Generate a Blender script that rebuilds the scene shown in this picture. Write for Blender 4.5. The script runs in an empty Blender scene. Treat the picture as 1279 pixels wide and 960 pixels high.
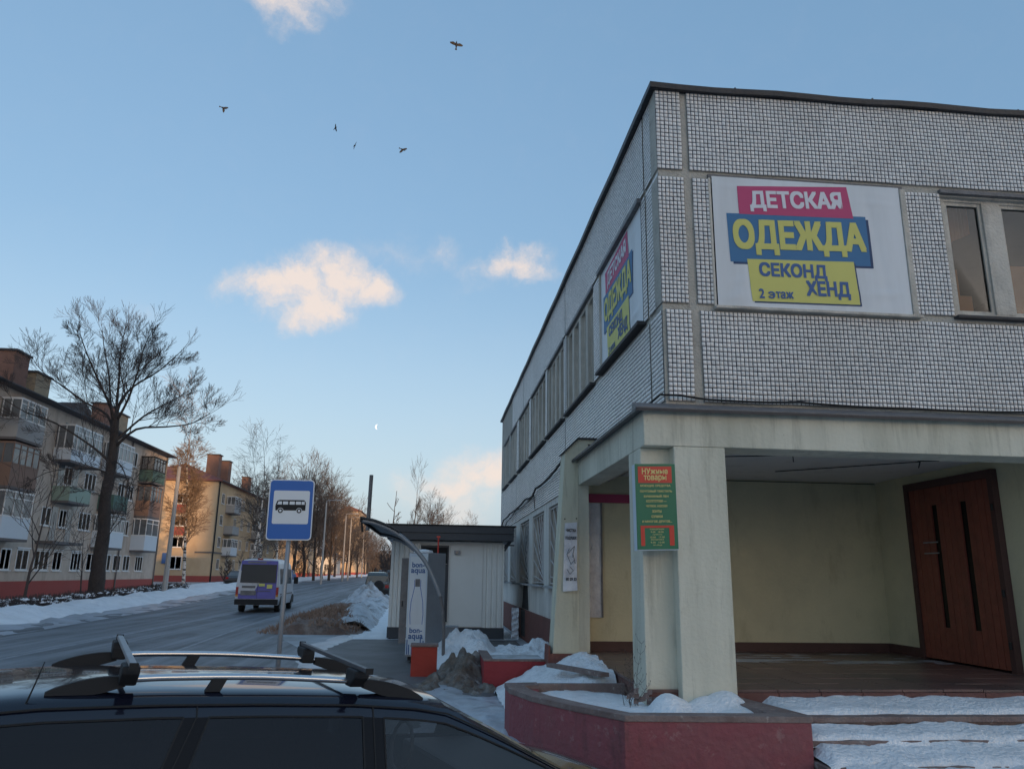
import bpy, bmesh, math, random
import numpy as np
from mathutils import Vector, Matrix
R = math.radians
rnd = random.Random(7)
scene = bpy.context.scene
COL = scene.collection
# ------------------------------------------------------------------ camera
FPX = 956.8; PITCH, ROLL, YAW, EYE = R(13.962), R(0.843), R(5.538), Vector((0, 0, 1.85))
fw = Vector((math.sin(YAW)*math.cos(PITCH), math.cos(YAW)*math.cos(PITCH), math.sin(PITCH)))
rt0 = Vector((math.cos(YAW), -math.sin(YAW), 0)); up0 = rt0.cross(fw)
rt = rt0*math.cos(ROLL)+up0*math.sin(ROLL); upv = up0*math.cos(ROLL)-rt0*math.sin(ROLL)
cam = bpy.data.cameras.new('camera'); cam_ob = bpy.data.objects.new('camera', cam); COL.objects.link(cam_ob)
cam_ob.matrix_world = Matrix(((rt.x, upv.x, -fw.x, EYE.x), (rt.y, upv.y, -fw.y, EYE.y), (rt.z, upv.z, -fw.z, EYE.z), (0, 0, 0, 1)))
cam.sensor_width = 36; cam.lens = 36*FPX/1279; cam.clip_start = .05; cam.clip_end = 6000
scene.camera = cam_ob
scene.render.resolution_x = 1024; scene.render.resolution_y = 768
def ray(x, y): return fw + rt*((x-639.5)/FPX) - upv*((y-480)/FPX)
def at(x, y, X=None, Y=None, Z=None):
    """a measured point of the photograph turned into a place in the world, on a known plane"""
    d = ray(x, y)
    t = X/d.x if X is not None else (Y/d.y if Y is not None else (Z-EYE.z)/d.z)
    return EYE + d*t
# ------------------------------------------------------------------ light
SUN_EL, SUN_AZ = R(4.0), R(180-27)       # azimuth clockwise from +Y
scene.view_settings.view_transform = 'Standard'; scene.view_settings.look = 'None'
scene.view_settings.gamma = 1; scene.view_settings.exposure = 0.8
scene.view_settings.use_curve_mapping = False
EXPO = 1.0
world = bpy.data.worlds.new('World'); scene.world = world; world.use_nodes = True
nt = world.node_tree; N = nt.nodes; LK = nt.links; N.clear()
out = N.new('ShaderNodeOutputWorld'); bg = N.new('ShaderNodeBackground'); sky = N.new('ShaderNodeTexSky')
sky.sky_type = 'NISHITA'; sky.sun_disc = False; sky.sun_elevation = SUN_EL; sky.sun_rotation = SUN_AZ
sky.air_density = 1.0; sky.dust_density = 3.0; sky.ozone_density = 1.6; sky.altitude = 150
bg.inputs['Strength'].default_value = .15
tc = N.new('ShaderNodeTexCoord')
def wmath(op, a, b=None, c=None):
    n = N.new('ShaderNodeMath'); n.operation = op
    for i, v in enumerate((a, b, c)):
        if v is None: continue
        if isinstance(v, (int, float)): n.inputs[i].default_value = v
        else: LK.new(v, n.inputs[i])
    return n.outputs[0]
nz = N.new('ShaderNodeTexNoise'); nz.inputs['Scale'].default_value = 8; nz.inputs['Detail'].default_value = 7; nz.inputs['Roughness'].default_value = .62
LK.new(tc.outputs['Generated'], nz.inputs['Vector'])
sb = N.new('ShaderNodeVectorMath'); sb.operation = 'SUBTRACT'; LK.new(nz.outputs['Color'], sb.inputs[0]); sb.inputs[1].default_value = (.5, .5, .5)
sc_ = N.new('ShaderNodeVectorMath'); sc_.operation = 'SCALE'; sc_.inputs['Scale'].default_value = .10; LK.new(sb.outputs[0], sc_.inputs[0])
ad = N.new('ShaderNodeVectorMath'); ad.operation = 'ADD'; LK.new(tc.outputs['Generated'], ad.inputs[0]); LK.new(sc_.outputs[0], ad.inputs[1])
CL = [(350, -6, 40, .8), (362, 22, 30, .62), (352, 44, 16, .35), (385, -25, 52, .7), (330, 8, 24, .3),
      (296, 364, 26, .6), (326, 362, 32, .85), (355, 368, 36, .95), (390, 348, 38, 1), (425, 344, 42, 1), (458, 356, 36, .9), (486, 362, 22, .5), (404, 382, 40, .95), (380, 400, 28, .75), (350, 384, 24, .6), (418, 404, 20, .4),
      (556, 318, 22, .42), (578, 330, 24, .34), (604, 326, 26, .5), (628, 322, 28, .78), (652, 324, 28, .85), (676, 334, 24, .62), (694, 342, 18, .3), (500, 318, 26, .3), (470, 312, 22, .2), (592, 348, 30, .2), (520, 330, 24, .22),
      (562, 602, 32, .75), (596, 592, 44, .95), (640, 590, 50, 1), (505, 602, 28, .4), (520, 622, 34, .35), (585, 628, 44, .5), (200, 380, 26, .25), (520, 440, 24, .12),
      (-300, 200, 120, .8), (-420, 260, 90, .7), (1500, 300, 110, .8), (1650, 330, 90, .7), (1200, -300, 120, .6), (500, -500, 110, .6)]
mask = None
for (x, y, r, s) in CL:
    d = ray(x, y); dist = d.length; d = d.normalized()
    v = N.new('ShaderNodeVectorMath'); v.operation = 'SUBTRACT'; LK.new(ad.outputs[0], v.inputs[0]); v.inputs[1].default_value = d
    q = N.new('ShaderNodeVectorMath'); q.operation = 'MULTIPLY'; LK.new(v.outputs[0], q.inputs[0]); q.inputs[1].default_value = (1, 1, 1.5)
    l = N.new('ShaderNodeVectorMath'); l.operation = 'LENGTH'; LK.new(q.outputs[0], l.inputs[0])
    m = N.new('ShaderNodeMapRange'); m.interpolation_type = 'SMOOTHSTEP'
    rr = r/FPX/dist
    m.inputs['From Min'].default_value = rr*1.75; m.inputs['From Max'].default_value = rr*.1
    m.inputs['To Min'].default_value = 0; m.inputs['To Max'].default_value = s
    LK.new(l.outputs['Value'], m.inputs['Value'])
    mask = m.outputs[0] if mask is None else wmath('SMOOTH_MAX', mask, m.outputs[0], .12)
nz2 = N.new('ShaderNodeTexNoise'); nz2.inputs['Scale'].default_value = 26; nz2.inputs['Detail'].default_value = 8; nz2.inputs['Roughness'].default_value = .65; LK.new(ad.outputs[0], nz2.inputs['Vector'])
dens = wmath('MULTIPLY', mask, wmath('MULTIPLY_ADD', nz2.outputs['Fac'], 2.4, -.25)); 
cr = N.new('ShaderNodeMapRange'); cr.interpolation_type = 'SMOOTHSTEP'; cr.inputs['From Min'].default_value = .06; cr.inputs['From Max'].default_value = .95; cr.inputs['To Max'].default_value = .88
LK.new(dens, cr.inputs['Value'])
hs = N.new('ShaderNodeHueSaturation'); hs.inputs['Saturation'].default_value = .78; hs.inputs['Value'].default_value = .76; LK.new(sky.outputs[0], hs.inputs['Color'])
va = N.new('ShaderNodeVectorMath'); va.operation = 'ADD'; LK.new(hs.outputs[0], va.inputs[0]); va.inputs[1].default_value = (.38, .84, 1.44)
# warm haze low over the horizon
sx = N.new('ShaderNodeSeparateXYZ'); LK.new(tc.outputs['Generated'], sx.inputs[0])
hz = N.new('ShaderNodeMapRange'); hz.interpolation_type = 'SMOOTHSTEP'; LK.new(sx.outputs['Z'], hz.inputs['Value'])
hz.inputs['From Min'].default_value = .42; hz.inputs['From Max'].default_value = -.02; hz.inputs['To Max'].default_value = .4
mh = N.new('ShaderNodeMixRGB'); LK.new(hz.outputs[0], mh.inputs[0]); LK.new(va.outputs[0], mh.inputs[1]); mh.inputs[2].default_value = (3.45, 3.7, 3.8, 1)
mc = N.new('ShaderNodeMixRGB'); LK.new(cr.outputs[0], mc.inputs[0]); LK.new(mh.outputs[0], mc.inputs[1]); mc.inputs[2].default_value = (3.6, 3.02, 2.66, 1)
LK.new(mc.outputs[0], bg.inputs['Color']); LK.new(bg.outputs[0], out.inputs[0])
sun = bpy.data.lights.new('sun', 'SUN'); sun.energy = 2.1; sun.angle = R(.5); sun.color = (1, .60, .30)
sun_ob = bpy.data.objects.new('sun', sun); COL.objects.link(sun_ob)
sd = Vector((math.sin(SUN_AZ)*math.cos(SUN_EL), math.cos(SUN_AZ)*math.cos(SUN_EL), math.sin(SUN_EL)))
sun_ob.rotation_euler = sd.to_track_quat('Z', 'Y').to_euler()
# ------------------------------------------------------------------ materials
def rgb(*c): return (c[0], c[1], c[2], 1)
def mat(name, col, rough=.7, var=.15, scale=3.0, bump=.0, bscale=None, metal=0, dirt=None, dscale=.6, damt=.4, spec=.5, island=0, coat=0, streak=False, coords='pos'):
    m = bpy.data.materials.new(name); m.use_nodes = True; t = m.node_tree; n = t.nodes; L = t.links
    b = n['Principled BSDF']; b.inputs['Roughness'].default_value = rough; b.inputs['Metallic'].default_value = metal
    b.inputs['Specular IOR Level'].default_value = spec; b.inputs['Coat Weight'].default_value = coat
    if coords == 'pos': g = n.new('ShaderNodeNewGeometry').outputs['Position']
    else: g = n.new('ShaderNodeTexCoord').outputs['Object']
    nz = n.new('ShaderNodeTexNoise'); nz.inputs['Scale'].default_value = scale; nz.inputs['Detail'].default_value = 6; nz.inputs['Roughness'].default_value = .6
    L.new(g, nz.inputs['Vector'])
    mx = n.new('ShaderNodeMixRGB'); L.new(nz.outputs['Fac'], mx.inputs[0])
    mx.inputs[1].default_value = rgb(*[max(0, c*(1-var*1.6)) for c in col]); mx.inputs[2].default_value = rgb(*[c*(1+var*1.6) for c in col])
    o = mx.outputs[0]
    if dirt is not None:
        vv = g
        if streak:
            mp = n.new('ShaderNodeMapping'); mp.inputs['Scale'].default_value = (1, 1, .12); L.new(g, mp.inputs['Vector']); vv = mp.outputs[0]
        n2 = n.new('ShaderNodeTexNoise'); n2.inputs['Scale'].default_value = dscale; n2.inputs['Detail'].default_value = 8; n2.inputs['Roughness'].default_value = .65
        L.new(vv, n2.inputs['Vector'])
        r2 = n.new('ShaderNodeMapRange'); r2.inputs['From Min'].default_value = .45; r2.inputs['From Max'].default_value = .7; r2.inputs['To Max'].default_value = damt; L.new(n2.outputs['Fac'], r2.inputs['Value'])
        m2 = n.new('ShaderNodeMixRGB'); L.new(r2.outputs[0], m2.inputs[0]); L.new(o, m2.inputs[1]); m2.inputs[2].default_value = rgb(*dirt); o = m2.outputs[0]
    if island:
        gg = n.new('ShaderNodeNewGeometry'); r3 = n.new('ShaderNodeMapRange'); L.new(gg.outputs['Random Per Island'], r3.inputs['Value'])
        r3.inputs['To Min'].default_value = 1-island; r3.inputs['To Max'].default_value = 1+island*.5
        m3 = n.new('ShaderNodeVectorMath'); m3.operation = 'SCALE'; L.new(o, m3.inputs[0]); L.new(r3.outputs[0], m3.inputs['Scale']); o = m3.outputs[0]
    L.new(o, b.inputs['Base Color'])
    if bump:
        n4 = n.new('ShaderNodeTexNoise'); n4.inputs['Scale'].default_value = bscale or scale*4; n4.inputs['Detail'].default_value = 6; L.new(g, n4.inputs['Vector'])
        bp = n.new('ShaderNodeBump'); bp.inputs['Strength'].default_value = bump; bp.inputs['Distance'].default_value = .05; L.new(n4.outputs['Fac'], bp.inputs['Height']); L.new(bp.outputs[0], b.inputs['Normal'])
    return m
M = {}
M['snow'] = mat('snow', (.86, .87, .89), .6, .05, 1.5, .9, 22, dirt=(.55, .54, .53), dscale=1.2, damt=.35)
M['dirty_snow'] = mat('dirty_snow', (.55, .56, .58), .7, .25, 2.5, .8, 9, dirt=(.13, .10, .075), dscale=1.6, damt=.95)
M['soil_dark'] = mat('soil_dark', (.13, .105, .085), .9, .4, 5, 1, 14, dirt=(.40, .39, .38), dscale=2.8, damt=.7)
M['soil'] = mat('soil', (.17, .105, .08), .9, .35, 4, 1, 14, dirt=(.42, .37, .33), dscale=2.5, damt=.5)
M['asphalt'] = mat('asphalt', (.075, .078, .085), .55, .2, 1.2, .4, 30, dirt=(.19, .20, .215), dscale=.5, damt=.7)
M['ground'] = mat('ground', (.42, .43, .45), .75, .15, .3, .5, 3, dirt=(.16, .14, .12), dscale=.35, damt=.8)
M['path'] = mat('path', (.10, .098, .098), .6, .15, 1.5, .3, 25, dirt=(.2, .2, .21), dscale=.7, damt=.6)
M['ice'] = mat('ice', (.42, .45, .5), .35, .15, 2, .3, 8, dirt=(.16, .17, .18), dscale=1.0, damt=.8)
M['line'] = mat('line', (.27, .28, .30), .6, .2, 2, 0, dirt=(.10, .10, .11), dscale=2.5, damt=.8)
M['mortar'] = mat('mortar', (.47, .435, .38), .9, .12, 5, .5, 30, dirt=(.3, .28, .25), dscale=1.5)
M['grout'] = mat('grout', (.018, .018, .024), .9, .2, 6)
M['tile'] = mat('tile', (.88, .83, .79), .35, .05, 1.2, 0, dirt=(.62, .57, .52), dscale=.7, damt=.55, island=.10)
M['plaster'] = mat('plaster', (.64, .61, .50), .9, .06, 1.5, .25, 20, dirt=(.36, .35, .27), dscale=1.1, damt=.65, streak=True)
M['plaster_pale'] = mat('plaster_pale', (.62, .59, .46), .9, .06, 1.5, .2, 20, dirt=(.38, .38, .29), dscale=.7, damt=.5, streak=True)
M['plaster_warm'] = mat('plaster_warm', (.60, .54, .36), .9, .06, 1.5, .2, 20, dirt=(.36, .34, .24), dscale=.7, damt=.45)
M['ceiling'] = mat('ceiling', (.68, .67, .64), .9, .08, 1.5, .1)
M['plaster_white'] = mat('plaster_white', (.70, .66, .60), .9, .06, 1.5, .25, 15, dirt=(.33, .30, .27), dscale=.8, damt=.4, streak=True)
M['soot'] = mat('soot', (.035, .033, .033), .95, .3, 3)
M['flashing'] = mat('flashing', (.018, .019, .024), .5, .3, 3, .3, 12)
M['lead'] = mat('lead', (.16, .15, .15), .6, .3, 5, .4, 20)
M['brown_paint'] = mat('brown_paint', (.07, .03, .025), .6, .2, 3, .2)
M['plinth_red'] = mat('plinth_red', (.18, .065, .05), .85, .2, 3, .4, 20, dirt=(.1, .07, .06))
M['plank'] = mat('plank', (.22, .058, .034), .5, .25, 6, .15, 20, dirt=(.08, .025, .018), dscale=2, streak=True)
M['slab'] = mat('slab', (.15, .085, .075), .35, .2, 2.5, .15, 12, dirt=(.05, .045, .045), dscale=.8, damt=.85)
M['riser'] = mat('riser', (.14, .06, .05), .8, .2, 3, .4)
M['wood_old'] = mat('wood_old', (.58, .53, .46), .85, .2, 4, .4, 30, dirt=(.2, .17, .14), dscale=3, damt=.6, streak=True)
M['wood_sill'] = mat('wood_sill', (.055, .05, .05), .7, .3, 4)
M['grille'] = mat('grille', (.55, .52, .49), .6, .1, 4)
M['grille_back'] = mat('grille_back', (.26, .18, .15), .8, .3, 3)
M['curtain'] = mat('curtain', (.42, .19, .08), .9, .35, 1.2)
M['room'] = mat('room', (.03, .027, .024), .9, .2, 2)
M['banner'] = mat('banner', (.70, .72, .74), .55, .03, .8, .0, dirt=(.42, .43, .43), dscale=1.2, damt=.4, streak=True)
M['pink'] = mat('pink', (.50, .055, .16), .6, .03, 2); M['blue'] = mat('blue', (.04, .16, .33), .6, .04, 2)
M['yellow'] = mat('yellow', (.62, .58, .16), .6, .04, 2); M['white_print'] = mat('white_print', (.72, .70, .74), .6, .02, 2)
M['navy'] = mat('navy', (.05, .12, .30), .6, .03, 2); M['shadow_blue'] = mat('navy_edge', (.02, .05, .13), .6, .03, 2)
M['green_sign'] = mat('green_sign', (.0, .14, .07), .4, .05, 2); M['red_sign'] = mat('red_sign', (.56, .035, .02), .4, .04, 2); M['gold'] = mat('gold', (.72, .62, .24), .5, .03, 2)
M['paper'] = mat('paper', (.68, .69, .72), .6, .06, 5, .6, 9, dirt=(.3, .3, .36), dscale=3, damt=.6)
M['black'] = mat('black', (.006, .006, .007), .7, .1, 2); M['rubber'] = mat('rubber', (.012, .012, .013), .8, .2, 6)
M['tape'] = mat('tape', (.34, .03, .09), .5, .1, 3)
M['galv'] = mat('galv', (.30, .31, .33), .5, .12, 4, .1, metal=.5)
M['white_metal'] = mat('white_metal', (.86, .83, .78), .45, .03, 1.2, dirt=(.76, .72, .66), dscale=1, damt=.4)
M['graphite'] = mat('graphite', (.045, .05, .06), .45, .1, 2)
M['sign_blue'] = mat('sign_blue', (.008, .11, .42), .35, .03, 2); M['sign_white'] = mat('sign_white', (.66, .69, .72), .4, .02, 2)
M['red_wall'] = mat('red_wall', (.27, .075, .085), .8, .12, 1.5, .5, 14, dirt=(.22, .1, .1), dscale=1.8, damt=.6)
M['red_wall2'] = mat('red_wall_far', (.30, .03, .035), .7, .12, 2, .3, 14)
M['rim'] = mat('rim', (.20, .14, .125), .85, .25, 3, .6, 18, dirt=(.3, .27, .25), dscale=3, damt=.4)
M['red_box'] = mat('red_box', (.36, .035, .02), .6, .15, 3, .2)
M['car_paint'] = mat('car_paint', (.008, .009, .018), .12, .1, 2, coat=.6, spec=.4); M['silver'] = mat('silver', (.62, .63, .65), .22, .02, 2, metal=1.0)
M['car_trim'] = mat('car_trim', (.006, .006, .008), .3, .1, 2, spec=.2); M['plastic'] = mat('plastic', (.010, .010, .012), .75, .1, 3); M['seat'] = mat('seat', (.05, .05, .055), .9, .1, 6)
M['van_white'] = mat('van_white', (.50, .51, .55), .3, .03, 1, dirt=(.25, .24, .25), dscale=1.5, damt=.5); M['van_purple'] = mat('van_purple', (.085, .075, .34), .35, .2, 2)
M['tail_red'] = mat('tail_red', (.3, .012, .012), .25, .05, 3); M['tail_amber'] = mat('tail_amber', (.5, .2, .02), .3, .05, 3)
M['suv_green'] = mat('suv_green', (.03, .045, .05), .25, .1, 2, coat=.5)
M['brick_grey'] = mat('brick_grey', (.50, .42, .355), .9, .12, 2.5, .2, 9, dirt=(.26, .20, .165), dscale=.4, damt=.5)
M['brick_yellow'] = mat('brick_yellow', (.50, .33, .17), .9, .08, 1, .2, 9, dirt=(.40, .27, .15), dscale=.5, damt=.5)
M['render_cream'] = mat('render_cream', (.52, .385, .25), .9, .08, 1, .1, dirt=(.50, .34, .17), dscale=.4, damt=.4)
M['plinth_apt'] = mat('plinth_apt', (.33, .07, .06), .85, .12, 1, .1, dirt=(.2, .07, .06), dscale=.5)
M['roof_dark'] = mat('roof_dark', (.07, .065, .07), .7, .2, 1, .2); M['roof_red'] = mat('roof_red', (.17, .06, .05), .7, .12, 1, .1)
M['chimney_brick'] = mat('chimney_brick', (.20, .11, .085), .9, .15, 3, .4, 9); M['chimney_pale'] = mat('chimney_pale', (.30, .24, .17), .9, .2, 2.5, .4, 9)
M['frame_white'] = mat('frame_white', (.68, .68, .68), .5, .04, 2); M['bal_white'] = mat('bal_white', (.56, .62, .68), .6, .04, 1)
M['bal_brown'] = mat('bal_brown', (.20, .125, .095), .7, .1, 1); M['bal_green'] = mat('bal_green', (.25, .33, .28), .7, .1, 1); M['bal_dgreen'] = mat('bal_dgreen', (.07, .13, .11), .7, .1, 1)
M['bal_grey'] = mat('bal_grey', (.33, .33, .33), .8, .1, 1); M['slab_grey'] = mat('slab_grey', (.13, .12, .12), .9, .1, 1)
M['bark'] = mat('bark', (.045, .036, .033), .95, .35, 5, .9, 22); M['twig'] = mat('twig', (.06, .046, .042), .9, .2, 2)
M['twig_warm'] = mat('twig_warm', (.10, .078, .068), .9, .25, 2); M['twig_grey'] = mat('twig_grey', (.09, .078, .072), .9, .25, 2)
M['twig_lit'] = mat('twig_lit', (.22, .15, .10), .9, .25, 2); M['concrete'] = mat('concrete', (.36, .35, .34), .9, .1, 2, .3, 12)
M['birch'] = mat('birch', (.62, .58, .53), .8, .1, 2)
def _grime(key, col, zsc, lo, hi, amt, sc=3.0, det=8):
    m = M[key]; t = m.node_tree; n = t.nodes; L = t.links; b = n['Principled BSDF']; o = b.inputs['Base Color'].links[0].from_socket
    g = n.new('ShaderNodeNewGeometry'); mp = n.new('ShaderNodeMapping'); mp.inputs['Scale'].default_value = (1, 1, zsc); L.new(g.outputs['Position'], mp.inputs['Vector'])
    nz = n.new('ShaderNodeTexNoise'); nz.inputs['Scale'].default_value = sc; nz.inputs['Detail'].default_value = det; nz.inputs['Roughness'].default_value = .7; L.new(mp.outputs[0], nz.inputs['Vector'])
    r1 = n.new('ShaderNodeMapRange'); r1.inputs['From Min'].default_value = lo; r1.inputs['From Max'].default_value = hi; r1.inputs['To Max'].default_value = amt; L.new(nz.outputs['Fac'], r1.inputs['Value'])
    x = n.new('ShaderNodeMixRGB'); L.new(r1.outputs[0], x.inputs[0]); L.new(o, x.inputs[1]); x.inputs[2].default_value = (*col, 1); L.new(x.outputs[0], b.inputs['Base Color'])
_grime('plaster', (.24, .22, .16), .10, .52, .72, .55, 7); _grime('plaster', (.20, .17, .12), 1, .66, .72, .8, 9)
_grime('plaster_pale', (.24, .22, .16), .10, .52, .72, .6, 7); _grime('plaster_warm', (.30, .25, .15), .3, .55, .75, .5, 3); _grime('plaster_warm', (.2, .16, .1), 1, .68, .72, .8, 7); _grime('plaster_white', (.22, .19, .16), .12, .52, .7, .6, 5)
_grime('snow', (.30, .28, .27), 1, .66, .72, .75, 16); _grime('snow', (.55, .58, .62), 1, .5, .7, .5, 3)
_grime('red_wall', (.36, .20, .19), 1, .58, .66, .6, 6); _grime('red_wall', (.10, .05, .05), .3, .55, .72, .6, 4); _grime('rim', (.42, .38, .36), 1, .6, .66, .6, 12)
_grime('tile', (.40, .35, .30), .15, .60, .78, .45, 2.5); _grime('mortar', (.2, .18, .16), 1, .58, .7, .7, 6); _grime('ceiling', (.3, .28, .24), 1, .55, .75, .5, 1.5)
_grime('brick_grey', (.24, .19, .155), .2, .5, .7, .5, .9); _grime('render_cream', (.38, .24, .13), .6, .5, .72, .6, .35)
def _tracks():
    m = M['asphalt']; t = m.node_tree; n = t.nodes; L = t.links; b = n['Principled BSDF']; o = b.inputs['Base Color'].links[0].from_socket
    g = n.new('ShaderNodeNewGeometry'); mp = n.new('ShaderNodeMapping'); mp.inputs['Scale'].default_value = (1.6, .05, 1); mp.inputs['Rotation'].default_value = (0, 0, .03); L.new(g.outputs['Position'], mp.inputs['Vector'])
    nz = n.new('ShaderNodeTexNoise'); nz.inputs['Scale'].default_value = 1.0; nz.inputs['Detail'].default_value = 7; nz.inputs['Roughness'].default_value = .7; L.new(mp.outputs[0], nz.inputs['Vector'])
    r1 = n.new('ShaderNodeMapRange'); r1.inputs['From Min'].default_value = .44; r1.inputs['From Max'].default_value = .62; r1.inputs['To Max'].default_value = .9; L.new(nz.outputs['Fac'], r1.inputs['Value'])
    x = n.new('ShaderNodeMixRGB'); L.new(r1.outputs[0], x.inputs[0]); L.new(o, x.inputs[1]); x.inputs[2].default_value = (.23, .24, .26, 1); L.new(x.outputs[0], b.inputs['Base Color'])
_tracks()
def _birch():
    m = M['birch']; t = m.node_tree; n = t.nodes; L = t.links; b = n['Principled BSDF']
    g = n.new('ShaderNodeNewGeometry'); mp = n.new('ShaderNodeMapping'); mp.inputs['Scale'].default_value = (1.2, 1.2, 3.6); L.new(g.outputs['Position'], mp.inputs['Vector'])
    nz = n.new('ShaderNodeTexNoise'); nz.inputs['Scale'].default_value = 1.6; nz.inputs['Detail'].default_value = 5; L.new(mp.outputs[0], nz.inputs['Vector'])
    c = n.new('ShaderNodeValToRGB'); c.color_ramp.elements[0].position = .44; c.color_ramp.elements[1].position = .5; c.color_ramp.elements[0].color = (.03, .026, .024, 1); c.color_ramp.elements[1].color = (.6, .56, .52, 1)
    L.new(nz.outputs['Fac'], c.inputs[0]); L.new(c.outputs[0], b.inputs['Base Color'])
_birch()
def glass(name, col=(.02, .022, .025), transp=.35, rough=.03, refl=1.3, base=.02):
    m = bpy.data.materials.new(name); m.use_nodes = True; t = m.node_tree; n = t.nodes; L = t.links; n.clear()
    o = n.new('ShaderNodeOutputMaterial'); tr = n.new('ShaderNodeBsdfTransparent'); tr.inputs[0].default_value = rgb(*[transp]*3)
    gl = n.new('ShaderNodeBsdfGlossy'); gl.inputs['Roughness'].default_value = rough; gl.inputs[0].default_value = (1, 1, 1, 1)
    df = n.new('ShaderNodeBsdfDiffuse'); df.inputs[0].default_value = rgb(*col)
    fr = n.new('ShaderNodeFresnel'); fr.inputs[0].default_value = 1.5
    fm = n.new('ShaderNodeMath'); fm.operation = 'MULTIPLY_ADD'; fm.inputs[1].default_value = refl; fm.inputs[2].default_value = base; fm.use_clamp = True; L.new(fr.outputs[0], fm.inputs[0])
    nz = n.new('ShaderNodeTexNoise'); nz.inputs['Scale'].default_value = 1.3; nz.inputs['Detail'].default_value = 1
    bp = n.new('ShaderNodeBump'); bp.inputs['Strength'].default_value = .03; bp.inputs['Distance'].default_value = .3
    gg = n.new('ShaderNodeNewGeometry'); L.new(gg.outputs['Position'], nz.inputs['Vector']); L.new(nz.outputs['Fac'], bp.inputs['Height']); L.new(bp.outputs[0], gl.inputs['Normal'])
    a = n.new('ShaderNodeAddShader'); L.new(tr.outputs[0], a.inputs[0]); L.new(df.outputs[0], a.inputs[1])
    x = n.new('ShaderNodeMixShader'); L.new(fm.outputs[0], x.inputs[0]); L.new(a.outputs[0], x.inputs[1]); L.new(gl.outputs[0], x.inputs[2]); L.new(x.outputs[0], o.inputs[0])
    return m
M['glass'] = glass('glass', transp=.8, refl=.8); M['glass_clear'] = glass('glass_clear', (.004, .005, .005), .75, refl=.7); M['glass_dark'] = glass('glass_tinted', (.003, .003, .005), .06, refl=.3)
M['glass_far'] = mat('glass_far', (.13, .14, .15), .12, .5, .8, spec=.7)
M['glass_van'] = mat('glass_van', (.02, .02, .025), .2, .2, 1, spec=.3)
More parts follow.
